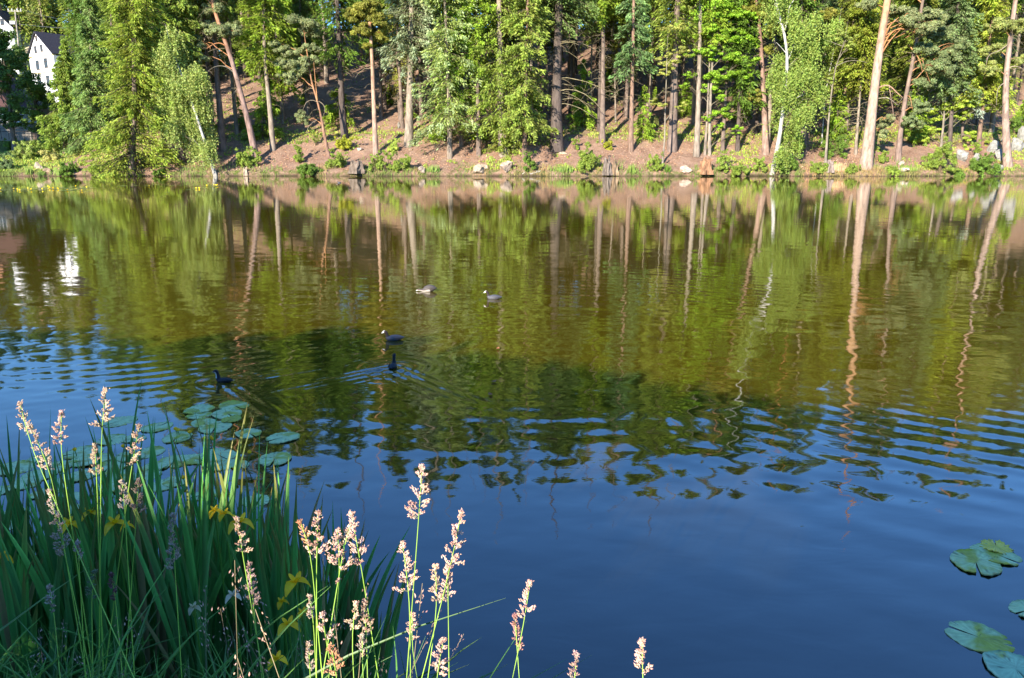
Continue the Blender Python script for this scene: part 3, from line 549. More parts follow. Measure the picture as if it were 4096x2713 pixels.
# ------------------------------------------------------------------ the dim wood behind: copied spruces and pines
def wood():
    protos = []
    for k in range(8):
        rng = np.random.RandomState(300+k); H = rng.uniform(30, 37); h0 = H*(rng.uniform(.36, .52) if k < 4 else rng.uniform(.06, .16))
        path = resample(np.array([[0, 0, -.3], [rng.normal()*.15, 0, H*.4], [rng.normal()*.35, rng.normal()*.2, H]]), 16)
        root = empty("spruce_tree", (0, 0, -50), "", "spruce", "dim spruces crowding the slope behind the front trees")
        gt, gl = Geo(), Geo(); trunk_geo(gt, path, rng.uniform(.15, .24), [BARK_SPRUCE, BARK_PALE, BARK_DARK, BARK_PALE][k % 4], rng, 7)
        spruce(gl, gt, path, h0, H, rng.uniform(2.9, 3.8), rng, [(.07, .11, .018), (.055, .10, .02), (.09, .13, .022), (.06, .10, .04)][k % 4], 175, 80)
        dead(gt, path, 2.2, h0+1, 46, rng, (.8, 2.2)); end_tree(root, gt, gl); protos.append(root)
    rng = np.random.RandomState(77); pl = []; lab = "dim straight spruce with bare lower trunk crowding the slope behind the front trees"
    used = [False]*8; n = 0
    for _ in range(6000):
        if len(pl) >= 157: break
        d = 6+(60+55*(len(pl) > 133))*rng.rand()**(1.15 if len(pl) < 134 else .25); y = 86+d; x = rng.uniform(-.52 if d < 75 else -.78, .74)*y
        if x < -39-.1*d and d < 16: continue
        if d < 15 and rng.rand() < .75: continue
        if any((x-a)**2+(y-b)**2 < (2.0+.02*d)**2 for a, b in pl): continue
        fx = 2048+FPX*(x/(y*math.cos(PITCH)))
        if d < 30 and (1330 < fx < 1530 or 1950 < fx < 1990): continue
        pl.append((x, y)); k = rng.randint(4) if rng.rand()*42 > d or (d < 58 and -.25*y < x < .3*y and rng.rand() < .8) else 4+rng.randint(4); loc = (x, y, float(terrain(x, y))-.1); s = rng.uniform(.82, 1.12)
        if not used[k]:
            used[k] = True; o = protos[k]; o.location = loc; o.scale = (s,)*3; o["label"] = lab
        else: copy_tree(protos[k], loc, rng.rand()*6.28, s, lab)
    for k in range(38):
        y = 86+rng.uniform(12, 45); x = rng.uniform(-.13, .62)*y; copy_tree(protos[k % 4], (x, y, float(terrain(x, y))-.1), rng.rand()*6, (.55, .55, rng.uniform(1.0, 1.15)), lab)
    for k in range(20):
        y = 86+rng.uniform(30, 72); x = rng.uniform(-.42, -.16)*y; copy_tree(protos[4+k % 4], (x, y, float(terrain(x, y))-.1), rng.rand()*6, rng.uniform(.7, 1.0), lab)
    lab2 = "spruce on the wooded skyline above the houses"
    for k in range(30):
        y = rng.uniform(178, 238); x = rng.uniform(-.72, -.40)*y; o = copy_tree(protos[4+k % 4], (x, y, float(terrain(x, y))), rng.rand()*6, rng.uniform(1.0, 1.2), lab2); o["group"] = "spruces on the skyline above the houses"
    # understorey saplings catching the light
    rng = np.random.RandomState(9); ps = []
    for k in range(3):
        H = 5+2*k; root = empty("spruce_sapling", (0, 0, -50), "", "sapling", "young spruces under the tall ones")
        path = resample(np.array([[0, 0, -.2], [.05, 0, H*.5], [0, 0, H]]), 8); gt, gl = Geo(), Geo(); r2 = np.random.RandomState(k+40)
        trunk_geo(gt, path, .06, BARK_DARK, r2, 5); spruce(gl, gt, path, .6, H, 1.6+.35*k, r2, (.10, .17, .02), 70, 55, shape=.6); end_tree(root, gt, gl); ps.append(root)
    spots = [(1085, 455), (1170, 500), (760, 560), (960, 520), (1440, 470), (1560, 420), (1640, 470), (1900, 560), (1760, 560), (2130, 500), (2260, 480), (2330, 510), (2570, 560), (2640, 500), (2740, 470), (2960, 480), (3000, 560), (3180, 520), (3340, 570), (3700, 480), (3650, 560), (4080, 520), (3570, 600), (2440, 380), (2620, 420), (700, 600), (1220, 420), (820, 520), (600, 600)]
    us = [False]*3
    for i, (fx, fy) in enumerate(spots):
        if i % 3 == 1: continue
        k = rng.randint(3); b = ground_hit(fx, fy); s = rng.uniform(.35, .95); l2 = "young bright green spruce sapling under the tall trees"
        if not us[k]: us[k] = True; ps[k].location = tuple(b); ps[k].scale = (s,)*3; ps[k]["label"] = l2
        else: copy_tree(ps[k], b, rng.rand()*6.28, s, l2)
wood()
def far_wood():
    rng = np.random.RandomState(31); g = Geo()
    for k in range(210):
        y = rng.uniform(142, 205); x = rng.uniform(-.80, .80)*y; z = float(terrain(x, y)); H = rng.uniform(22, 30)
        if x < -.45*y and y < 175: continue
        m = 1500; t = rng.rand(m)**.8; r = 3.6*(1-t)**.8*rng.rand(m)**.5+.2; a = rng.rand(m)*6.283; q = rdir(rng, m)
        c = np.stack([x+r*np.cos(a), y+r*np.sin(a), z+.5+H*t-.25*r], 1); kites(g, c, np.stack([np.cos(a), np.sin(a), -.5+0*a], 1)+q*.4, q*.6+np.array([0, -.3, .8]), rng.uniform(.6, 1.1, m), rng.uniform(.3, .5, m), mixc(rng, [(.06, .10, .018), (.08, .12, .02), (.05, .09, .02)][k % 3], m))
        tubes(g, np.array([[x, y, z-.2], [x, y, z+H*.5], [x, y, z+H]]), np.array([.22, .15, .03]), 5, (.14, .11, .08))
    tag(g.build("distant_wood", M_LEAF), "far-off dense conifer wood closing the view along the ridge", "wood", kind="stuff")
far_wood()

# ------------------------------------------------------------------ trees round the houses on the left
def round_tree(fx, fy, Y, H, rx, label, seed, col, r0=.25, leaf=(.22, .40), n=9000, group=None, name="broadleaf_tree", cat="tree", base=None):
    rng = np.random.RandomState(seed); b = base if base is not None else at_y(fx, fy, Y)
    b = np.array(b, float); b[2] = float(terrain(b[0], b[1]))
    root = empty(name, b, label, cat, group); gt, gl = Geo(), Geo()
    path = resample(np.array([[0, 0, -.3], [.2, 0, H*.4], [0, 0, H*.85]]), 10); trunk_geo(gt, path, r0, BARK_SPRUCE, rng, 7)
    for k in range(16):
        z = H*rng.uniform(.22, .93); rel = math.sqrt(max(0.05, 1-((z/H-.55)/.5)**2)); a = rng.rand()*6.28; q = rx*rel*rng.uniform(.1, .75)
        c = np.array([math.cos(a)*q, math.sin(a)*q, z]); rr = rx*.42*rel+.5
        cloud(gl, c, (rr, rr, rr*.75), rng, col, n//16, leaf, .6, sub=12, sr=.38, flat=.6, up=.8)
        limb(gt, [0, 0, z*.6], c, .08, rng, (.2, .15, .11))
    end_tree(root, gt, gl); return root
round_tree(190, 300, 185, 27, 7.0, "rounded grey-green tree above the roof of the gabled house", 401, (.13, .17, .055), n=15000, leaf=(.3, .5))
round_tree(118, 300, 205, 26, 7.5, "dark tree on the skyline behind the wooden utility pole", 402, (.05, .085, .02), n=13000, leaf=(.3, .5))
round_tree(20, 300, 215, 27, 8, "dark tree at the top left corner above the white houses", 403, (.05, .08, .02), n=13000, leaf=(.3, .5))
mk_spruce([(322, 330), (320, 200), (318, 40)], 26, 4.2, 300, "dark conical spruce right of the rounded grey-green tree", 404, col=(.05, .10, .03), nb=200, per=90, ndead=0)
mk_spruce([(395, 330), (400, 200), (405, 20)], 28, 4.2, 300, "second dark conical spruce farther up the slope above the gabled house", 405, col=(.06, .11, .03), nb=200, per=90, ndead=0)
round_tree(44, 500, 99, 15, 3.5, "dark shaded tree in front of the brown-roofed house at the left edge", 406, (.045, .09, .02), n=16000, leaf=(.16, .3))
round_tree(22, 260, 132, 12.5, 4.2, "dusky tree hiding the foot of the white house at the left edge", 408, (.05, .09, .02), n=12000, leaf=(.22, .36))
round_tree(150, 500, 104, 9, 2.4, "small green tree between the shaded house and the gabled one", 407, (.07, .12, .02), n=6000, leaf=(.16, .28))
for i, (x, y, H) in enumerate([(-85, 66, 30), (-90, 60, 33), (-97, 70, 34), (-81, 78, 27), (-78, 66, 31), (-75, 71, 28)]):
    round_tree(0, 0, 0, H, 5.5, "tall tree on the left bank shading the brown-roofed house", 420+i, (.06, .10, .02), n=7000, leaf=(.6, .9), base=(x, y, 0), group="trees on the left bank outside the view")

# ------------------------------------------------------------------ bushes, stumps, rocks along the far shore
def bush(fx, fy, w, h, label, seed, col=(.13, .215, .03), leaf=(.09, .16), tall=False):
    rng = np.random.RandomState(seed); b = ground_hit(fx, fy); sx = w/FPX*b[1]/2; H = h/FPX*b[1]
    root = empty("bush", b, label, "bush"); gl, gt = Geo(), Geo()
    sx *= 1.12
    for k in range(max(5, int(w/4.5))):
        u = rng.uniform(-.7, .7); z = H*rng.uniform(.12, .88)*(1-.45*abs(u)); c = np.array([u*sx, rng.uniform(-.5, .5)*sx, z]); r = sx*rng.uniform(.28, .5)
        cloud(gl, c, (r, r, r*1.0), rng, col, 420, leaf, .6, sub=6, sr=.5, flat=.9, up=.6)
        tubes(gt, np.stack([np.array([u*.2*sx, 0, -.05]), c*.5+rng.normal(size=3)*.05, c+np.array([0, 0, r*.7])]), np.array([.02, .014, .006]), 4, (.22, .17, .1))
    for k in range(5):
        a = rng.normal(size=2)*.3; P = np.array([[0, 0, 0], [a[0]*.5, a[1]*.5, H*.5], [a[0]*sx*2, a[1]*sx, H*rng.uniform(.85, 1.1)]]); tubes(gt, P, np.array([.02, .012, .004]), 4, (.22, .17, .1))
        cloud(gl, P[2], (.22, .22, .3), rng, col, 60, leaf, .6, sub=3, sr=.6, flat=1)
    gt.build("stem", M_BARK, root, smooth=True); gl.build("foliage", M_LEAF, root)
B = (.105, .165, .03); BD = (.062, .12, .02); BY = (.15, .19, .02)
for a in [
 (978, 668, 80, 66, "round green bush at the waterline right of the weeping birch", 1, B), (1033, 668, 42, 56, "small bush touching the foot of the leaning orange pine", 2, B),
 (1200, 655, 52, 78, "upright green bush on the bank between the two leaning pines", 3, B), (1263, 585, 26, 50, "little upright shrub halfway up the open slope", 4, B),
 (1375, 604, 66, 50, "yellow-green bush below the tall dark trunked spruce", 5, BY), (1341, 676, 70, 66, "wide bush by the water left of the old cut stump", 6, B),
 (1498, 686, 48, 56, "dense bush at the foot of the glowing orange pine", 7, B), (1542, 686, 50, 80, "taller bush right of the glowing orange pine's foot", 8, B),
 (1604, 690, 74, 72, "biggest bush of the row under the stout silvery spruce", 9, B), (1571, 606, 46, 40, "pale shrub perched above the row of waterside bushes", 10, (.17, .25, .05)),
 (2121, 684, 62, 66, "darker bush hugging the shore left of the white driftwood", 11, BD), (2358, 692, 88, 110, "tallest upright bush at the water in the middle of the bank", 12, B),
 (2616, 690, 66, 62, "bush at the foot of the thin curved alder", 13, B), (2889, 690, 56, 82, "upright bush right of the orange rotten stump", 14, B),
 (3039, 692, 56, 46, "low bush left of the tall birch's foot", 15, B), (3151, 690, 86, 58, "broad dark green bush right of the tall birch's foot", 16, BD),
 (3186, 612, 64, 58, "dark leafy bush behind the tall birch", 17, BD), (3275, 692, 66, 34, "low mound of leaves at the grey alder's foot", 18, B),
 (3330, 628, 96, 96, "big shady bush between the grey alder and the bare pale stems", 19, BD), (3533, 655, 52, 40, "small bush between the two leaning pines on the right", 20, B),
 (3755, 696, 104, 122, "big leafy bush at the waterline left of the pale rocks", 21, B), (3930, 700, 96, 72, "rounded dark green bush in front of the pale rocks", 22, BD),
 (4056, 540, 60, 60, "bush on the slope at the right edge behind the pinkish pine", 23, BD), (3659, 575, 60, 50, "bush under the leaning brown pine", 24, B),
 (3570, 698, 50, 26, "low tuft of leaves by the biggest pine's foot", 25, B), (3405, 698, 44, 30, "low tuft of leaves beside the dry grass", 26, B),
 (97, 640, 84, 66, "pale green bush on the left shore", 27, (.13, .19, .05)), (155, 622, 70, 50, "leafy bush in front of the shaded house wall", 28, B),
 (30, 680, 70, 60, "bluish green bush at the left edge of the shore", 29, (.07, .12, .05)), (208, 645, 66, 36, "pale grassy mound left of the brown bank", 30, (.19, .22, .08)),
 (276, 706, 66, 46, "low bush at the water below the short wide spruce", 31, BD), (368, 708, 46, 46, "light bush at the water in front of the brown bank", 32, B),
 (430, 710, 50, 36, "low yellowish bush left of the broad spruce's lowest boughs", 33, (.17, .22, .04)), (62, 600, 60, 40, "dim bush below the shaded house", 34, BD),
 (640, 706, 56, 34, "dark low bush at the water right of the broad spruce", 35, BD), (1920, 560, 60, 44, "bright bush on the grassy ledge", 36, (.16, .25, .02)), (2300, 600, 26, 34, "small seedling right of the very thick dark trunk", 37, B), (2430, 600, 40, 30, "small shrub under the reddish grey trunk", 38, BY), (3905, 632, 40, 60, "shrub growing between two pale rocks", 39, B), (1236, 700, 90, 30, "low weedy bush at the water between the leaning pines", 40, BD), (2960, 700, 70, 28, "low weedy bush right of the upright one", 41, B), (3830, 706, 50, 22, "low weedy bush at the foot of the pale boulder", 42, BD)]:
    bush(*a)

def rock(fx, fy, w, h, label, seed, col=(.36, .33, .28), name="rock", cat="rock", dep=.8):
    rng = np.random.RandomState(seed); b = ground_hit(fx, fy); sx = w/FPX*b[1]/2; sz = h/FPX*b[1]
    n1, n2 = 20, 12; th = np.linspace(0, 2*math.pi, n1, endpoint=False); ph = np.linspace(-math.pi/2, math.pi/2, n2)
    T, P = np.meshgrid(th, ph); q = np.stack([np.cos(P)*np.cos(T), np.cos(P)*np.sin(T), np.sin(P)], -1).reshape(-1, 3)
    for _ in range(9):                                     # split off flat faces
        d = rdir(rng, 1)[0]; k = rng.uniform(.45, .8); t = q@d; q = q-np.maximum(t-k, 0)[:, None]*d
    q = q*(1+.07*rng.normal(size=(len(q), 1))); q = q*np.array([sx, sx*dep, sz*.75])+np.array([0, 0, sz*.35])
    i = np.arange(n1*n2).reshape(n2, n1)
    F = np.stack([i[:-1], np.roll(i[:-1], -1, 1), np.roll(i[1:], -1, 1), i[1:]], -1).reshape(-1, 4)
    g = Geo(); g.add(q, F, np.array(col)*(1+rng.uniform(-.15, .15, (len(q), 1)))); o = g.build(name, M_ROCK, None, tuple(b)); o.scale = (.85, .85, .75); tag(o, label, cat)
PR = (.25, .24, .215)
for a in [(3848, 640, 66, 62, "pale angular boulder left of the rounded dark bush", 1, PR), (3905, 650, 34, 40, "narrow pale slab leaning beside the angular boulder", 2, PR),
 (3968, 605, 66, 56, "pale outcrop block above the rounded dark bush", 3, PR), (4000, 640, 62, 54, "large pale block at the foot of the pinkish pine", 4, PR), (3990, 690, 56, 44, "pale slab sloping to the water at the right", 5, PR),
 (4062, 600, 70, 60, "pale rock face right of the pinkish pine", 6, PR), (4085, 560, 46, 60, "upper pale rock at the right edge", 7, PR), (4020, 575, 40, 36, "small pale rock behind the pinkish pine", 8, PR),
 (1915, 694, 54, 46, "cream shore rock below the grassy gap", 9, (.34, .27, .20)), (1935, 680, 40, 30, "flat cream rock right of the shore rock", 10, (.33, .26, .19)), (2025, 684, 90, 48, "broad pinkish rock bank at the thick pale trunk's foot", 11, (.42, .32, .25)),
 (1690, 694, 46, 30, "low cream rock in the bank right of the bushes", 12, (.33, .26, .2)), (1602, 510, 34, 26, "small grey boulder on the slope", 13, (.2, .18, .15)), (2618, 510, 56, 50, "mossy boulder in the shade left of the thick grey trunk", 14, (.13, .14, .04)),
 (155, 678, 46, 34, "grey-brown rock on the left shore", 15, (.33, .27, .21)), (190, 690, 40, 20, "low brown rock right of the grey-brown one", 16, (.28, .2, .14)), (1440, 602, 30, 14, "flat pale stone lying on the bank above the old cut stump", 17, (.5, .42, .34)),
 (3605, 662, 30, 26, "stone at the leaning brown pine's foot", 18, (.4, .34, .28)), (2250, 620, 40, 16, "pale root stone at the very thick trunk's foot", 19, (.55, .42, .3)), (2740, 690, 70, 26, "pinkish rock shelf left of the orange rotten stump", 20, (.45, .33, .26)), (3620, 690, 60, 22, "cream rock shelf below the two leaning pines", 21, (.5, .42, .34)), (1010, 606, 12, 8, "little stone under the leaning orange pine", 22, (.4, .3, .24))]:
    rock(*a)
def stump(fx, fy, w, h, label, seed, col):
    rng = np.random.RandomState(seed); b = ground_hit(fx, fy); r = w/FPX*b[1]/2; H = h/FPX*b[1]; n = 18; g = Geo(); P = []
    a = np.arange(n)*2*math.pi/n; lob = 1+.28*np.sin(a*5+rng.rand()*6)+.1*rng.normal(size=n)
    for k, z in enumerate([-.2, .1*H, .3*H, .7*H, H]):
        f = [1.15, 1.02, .92, .86, .8][k]; q = (1+rng.uniform(-.14, .14, n))*f*r*(lob if k < 3 else 1+.3*(lob-1)); zz = z+(rng.uniform(-.45, .3, n)*H if k == 4 else 0)
        P.append(np.stack([np.cos(a)*q, np.sin(a)*q, np.zeros(n)+zz], 1))
    P.append(np.tile([[0, 0, H*.85]], (n, 1))); V = np.concatenate(P); i = np.arange(n*6).reshape(6, n)
    F = np.stack([i[:-1], np.roll(i[:-1], -1, 1), np.roll(i[1:], -1, 1), i[1:]], -1).reshape(-1, 4)
    g.add(V, F, np.array(col)*(1+rng.uniform(-.2, .2, (len(V), 1)))); o = g.build("tree_stump", M_BARK, None, tuple(b), smooth=False); tag(o, label, "stump")
for a in [(1428, 692, 56, 38, "grey old cut stump at the waterline", 1, (.24, .185, .145)), (2428, 696, 34, 56, "grey weathered stump left half of a broken pair in mid bank", 2, (.25, .2, .165)), (2458, 696, 22, 46, "cream splintered stump right half of the broken pair", 3, (.36, .25, .16)),
 (2821, 694, 50, 46, "orange rotten stump at the water", 4, (.40, .215, .12)), (3318, 686, 30, 34, "grey stump right of the slender grey alder", 5, (.36, .28, .24)), (983, 700, 16, 26, "small pale stump under the round green bush", 6, (.5, .38, .28)), (376, 682, 22, 26, "dark stump on the brown bank", 7, (.2, .12, .08)), (944, 606, 10, 14, "tiny stub on the slope left of the leaning orange pine", 8, (.35, .28, .24))]:
    stump(*a)
def logs():
    for (p0, p1, r, lab, col) in [((2118, 702), (2162, 690), .09, "white driftwood branch lying at the waterline", (.62, .55, .46)), ((2090, 704), (2104, 690), .05, "short white driftwood piece left of the longer one", (.6, .52, .44)), ((985, 694), (1060, 703), .10, "brown log lying on the shore under the leaning orange pine", (.33, .23, .16)), ((2725, 625), (2845, 640), .035, "thin fallen branch across the bank below the cream trunks", (.2, .14, .1)), ((3280, 668), (3330, 640), .05, "fallen branch by the grey alder", (.3, .24, .2)), ((3398, 688), (3404, 712), .05, "pale stick poking out of the water by the dry grass", (.55, .45, .33))]:
        a = ground_hit(*p0); b = ground_hit(*p1); a[2] += r; b[2] += r
        if p0[0] == 3398: a = on_water(3398, 692); b = on_water(3404, 712); a[2] = .5; b = a+np.array([.25, -.2, -.7])
        g = Geo(); rng = np.random.RandomState(p0[0]); t = np.linspace(0, 1, 8)[:, None]; m = (a+b)/2; P = a+(b-a)*t-m; P[1:-1] += rng.normal(size=(6, 3))*r*.5
        tubes(g, P, r*np.linspace(1, .4, 8), 6, col)
        for k in (3, 5): tubes(g, np.stack([P[k], P[k]+rdir(rng, 1)[0]*.25+np.array([0, 0, .2]), P[k]+rdir(rng, 1)[0]*.4+np.array([0, 0, .3])]), np.array([r*.4, r*.25, r*.1]), 4, col)
        tag(g.build("fallen_branch", M_BARK, None, tuple(m)), lab, "branch")
logs()
def shore_grass():
    rng = np.random.RandomState(8)
    g = Geo(); n = 34000
    x = rng.uniform(-60, 62, n); d = rng.exponential(.75, n)+.05; y = np.zeros(n)+86.6
    y = 85+d+fbm(x, x*0, .5, 3)*1.5; z = terrain(x, y)
    ok = (z > -.05) & (z < 2.2) & (fbm(x, y, .35, 55)+.25*np.exp(-d) > -.02); x, y, z = x[ok], y[ok], z[ok]; n = len(x)
    tuft = fbm(x, x*0, .8, 44, 2)
    h = rng.uniform(.2, .55, n)*(1+2.6*np.clip(tuft, 0, 1)); dry = np.clip(fbm(x, y, .25, 66)*4, 0, 1)[:, None]
    c = mixc(rng, (.12, .20, .04), n, .3)*(1-dry)+mixc(rng, (.27, .20, .10), n, .25)*dry
    C = np.stack([x, y, z+h*.45], 1); D = np.stack([rng.normal(size=n)*.25, rng.normal(size=n)*.2, np.ones(n)], 1)
    kites(g, C, D, rdir(rng, n)*.5+np.array([0, -1., 0]), h, rng.uniform(.03, .07, n), c)
    tag(g.build("shore_grass", M_SHORE), "mixed green and straw coloured grass along the far waterline", "grass", kind="stuff")
    g = Geo(); n = 95000                                    # low plants and litter on the slope
    x = rng.uniform(-62, 64, n); y = 86+rng.uniform(.5, 1, n)*0+rng.exponential(9, n)+.6; z = terrain(x, y)
    wgt = np.exp(-((z-4.7)/.9)**2)*.35+(x < -50)*.35+(x > 34)*.1; m = fbm(x, y, .22, 77)+.5*fbm(x, y, 1.0, 78)+wgt > .12; x, y, z = x[m], y[m], z[m]; n = len(x)
    h = rng.uniform(.12, .32, n); C = np.stack([x, y, z+h*.4], 1)
    kites(g, C, rdir(rng, n)*.7+np.array([0, 0, 1.]), rdir(rng, n)+np.array([0, -.8, 0]), h, h*.4, mixc(rng, (.13, .19, .035), n, .35, .2))
    tag(g.build("ground_cover", M_LEAF), "patchy low green plants and grass on the woodland slope", "ground cover", kind="stuff")
    g = Geo(); n = 30000
    x = rng.uniform(-52, 62, n); y = 86.6+rng.exponential(7, n); z = terrain(x, y); ok = (z > .25) & (fbm(x, y, .3, 90)+.3*fbm(x, y, 2., 91) > -.06); x, y, z = x[ok], y[ok], z[ok]; n = len(x)
    cs = np.array([(.36, .22, .14), (.40, .29, .20), (.20, .11, .06), (.44, .22, .10)])[rng.choice(4, n, p=[.4, .25, .25, .1])]
    kites(g, np.stack([x, y, z+.03+rng.rand(n)*.07], 1), rdir(rng, n)*np.array([1, 1, .4]), rdir(rng, n)*.7+np.array([0, -.5, 1.]), rng.uniform(.06, .2, n), rng.uniform(.03, .08, n), cs*rng.uniform(.6, 1.2, (n, 1)))
    n = 1500; x = rng.uniform(-52, 62, n); y = 86.9+rng.exponential(7, n); z = terrain(x, y); a = rng.rand(n)*3.14; sl = (terrain(x+.3*np.cos(a), y+.3*np.sin(a))-z)/.3
    kites(g, np.stack([x, y, z+.05], 1), np.stack([np.cos(a), np.sin(a), sl+rng.normal(size=n)*.08], 1), np.array([[0, -.6, .8]])+rdir(rng, n)*.3, rng.uniform(.4, 1.6, n), rng.uniform(.025, .06, n), mixc(rng, (.16, .11, .075), n, .4))
    tag(g.build("leaf_litter", M_LEAF), "dead leaves, bark chips and twigs strewn over the reddish slope", "leaf litter", kind="stuff")
shore_grass()
def reeds(fx, fy, w, h, label, seed, col=(.15, .26, .05)):
    rng = np.random.RandomState(seed); b = ground_hit(fx, fy); sx = w/FPX*b[1]/2; H = h/FPX*b[1]; n = int(30+w); g = Geo()
    x = rng.normal(size=n)*sx*.5; hh = H*rng.uniform(.5, 1.05, n); y = rng.normal(size=n)*.2
    kites(g, np.stack([x, y, hh*.45], 1), np.stack([rng.normal(size=n)*.15, rng.normal(size=n)*.1, np.ones(n)], 1), np.array([[0, -1., 0]])+rdir(rng, n)*.4, hh, rng.uniform(.05, .08, n), mixc(rng, col, n))
    tag(g.build("reed_tuft", M_SHORE, None, tuple(b)), label, "reeds")
for a in [(116, 700, 26, 40, "light green reed tuft on the left shore", 1), (166, 706, 30, 26, "darker reed tuft right of the light green one", 2, (.07, .14, .02)), (1736, 692, 44, 34, "bright reed tuft below the pale stemmed spruce", 3), (2530, 694, 36, 44, "pointed reed tuft right of the broken stump pair", 4), (2668, 694, 26, 36, "dark reed tuft right of the thin curved alder's foot", 5, (.09, .19, .02)), (2250, 692, 90, 36, "wide reed bed left of the tallest upright bush", 6), (3630, 688, 70, 30, "soft green grass tuft below the leaning brown pine", 7), (236, 706, 20, 30, "slim reed tuft left of the low waterside bush", 8), (3345, 690, 60, 40, "straw coloured dry grass tuft right of the grey alder", 9, (.5, .38, .22))]:
    reeds(*a)

# ------------------------------------------------------------------ houses, pole, garden things
def quad(g, a, b, c, d, col, th=.0, mat=0):
    """a slab: quad a-b-c-d given thickness th against its normal"""
    a, b, c, d = [np.array(q, float) for q in (a, b, c, d)]
    n = nrm(np.cross(b-a, d-a)); V = [a, b, c, d]
    if th: V += [q-n*th for q in (a, b, c, d)]; F = [(0, 1, 2, 3), (7, 6, 5, 4), (0, 4, 5, 1), (1, 5, 6, 2), (2, 6, 7, 3), (3, 7, 4, 0)]
    else: F = [(0, 1, 2, 3)]
    g.add(np.array(V), F, col, mat)
def window(root, P, ex, ez, w, h, fcol, n):
    """a window whose frame is centred on P; ex across, ez up, n outward"""
    g = Geo(); t = .09
    for (u, v, a, b) in ((0, h/2, w, t), (0, -h/2, w+.1, t*1.3), (-w/2, 0, t, h), (w/2, 0, t, h), (0, 0, t*.7, h), (0, h*.18, w, t*.6)):
        c = P+ex*u+ez*v+n*.05; quad(g, c-ex*a/2-ez*b/2, c+ex*a/2-ez*b/2, c+ex*a/2+ez*b/2, c-ex*a/2+ez*b/2, fcol, .08)
    f = g.build("window", M_WALL, root); g = Geo(); c = P+n*.015
    quad(g, c-ex*w/2-ez*h/2, c+ex*w/2-ez*h/2, c+ex*w/2+ez*h/2, c-ex*w/2+ez*h/2, (1, 1, 1), .01); g.build("pane", M_GLASS, f)
def house(label, A, W, L, beta, zb, ze, zp, peak, wall, roofc, wins, bands=(), fcol=(.12, .09, .07), name="gabled_house", sidewins=()):
    """A: foot of the gable's left corner; gable runs along ex, ridge along ey"""
    A = np.array([A[0], A[1], zb], float); root = empty(name, A, label, "house")
    ex = np.array([math.sin(beta), -math.cos(beta), 0]); ey = np.array([math.cos(beta), math.sin(beta), 0]); ez = np.array([0, 0, 1.]); n = -ey
    g = Geo(); e, p = ze-zb, zp-zb
    F5 = [ex*0, ex*W, ex*W+ez*e, ex*W*peak+ez*p, ez*e]; B5 = [q+ey*L for q in F5]
    V = np.array(F5+B5)
    g.add(V, [(0, 1, 2, 4), (5, 9, 7, 6), (1, 6, 7, 2), (0, 4, 9, 5)], wall); g.add(V, [(4, 2, 3), (9, 8, 7)], wall)
    g.build("wall", M_WALL, root)
    g = Geo(); o = .35; pk = ex*W*peak+ez*(p+.12)
    for side in (0, 1):
        ev = (ez*e-ex*o if side == 0 else ex*(W+o)+ez*e); dv = nrm((ev-pk)); ev = ev+ez*.05
        a, b, c, d = pk-ey*o, pk+ey*(L+o), ev+ey*(L+o), ev-ey*o
        if side == 0: a, b, c, d = b, a, d, c
        quad(g, a, d, c, b, roofc, .14)
    rf = g.build("roof", M_ROOF, root)
    g = Geo()
    for k, u in enumerate((.35,)):
        c = pk+ey*L*u+ez*.2; box(g, c, (.7, .7, 1.6), beta, (.35, .2, .15))
    if not bands: g.build("chimney", M_WALL, rf)
    if bands:
        g = Geo()
        for z in bands: c = ez*(z-zb)-ey*.03; quad(g, c, c+ex*W, c+ex*W+ez*.22, c+ez*.22, (.42, .34, .18), .06)
        g.build("trim_band", M_WALL, root)
    for (u, z, w, h) in wins: window(root, ex*u+ez*(z-zb)+n*.005, ex, ez, w, h, fcol, n)
    for (u, z, w, h) in sidewins: window(root, ex*(W+.005)+ey*u+ez*(z-zb), ey, ez, w, h, fcol, ex)
    return root
def zof(fy, Y): return at_y(2048, fy, Y)[2]
A = at_y(116, 225, 150)
WHT = (.80, .80, .82)
house("white gabled house with dark steep roof and small paired windows among the spruces", A, 8.0, 13, math.radians(58), float(terrain(A[0], 150))-1.5, zof(225, 149), zof(131, 149), .42, WHT, (.035, .032, .04),
      [(3.25, zof(156, 149), .55, .85), (2.5, zof(200, 149), .75, 1.15), (4.5, zof(197, 149), .75, 1.15), (2.5, zof(262, 149), 1.05, 1.6), (5.3, zof(257, 149), 1.05, 1.6), (2.5, zof(330, 149), 1.05, 1.6), (5.3, zof(325, 149), 1.05, 1.6)], (zof(230, 149), zof(296, 149)), sidewins=[(3, zof(260, 150), .9, 1.4), (7, zof(260, 150), .9, 1.4)])
A = at_y(-92, 120, 176)
house("white house cut by the left edge with its gable above the dark shaded tree", A, 8.2, 6, math.radians(84), float(terrain(A[0], 176))-2, zof(116, 176), zof(34, 176), .5, WHT, (.03, .028, .035), [(3, zof(90, 176), .8, 1.2), (6, zof(90, 176), .8, 1.2), (3, zof(150, 176), .9, 1.3), (6, zof(150, 176), .9, 1.3)])
A = at_y(66, 150, 200)
house("cream house with black roof and two windows behind the wooden utility pole", A, 6.5, 10, math.radians(66), float(terrain(A[0], 200))-2, zof(140, 200), zof(66, 200), .3, (.62, .62, .50), (.03, .028, .035), [(2.0, zof(166, 200), .9, 1.4), (4.6, zof(170, 200), .9, 1.4)])
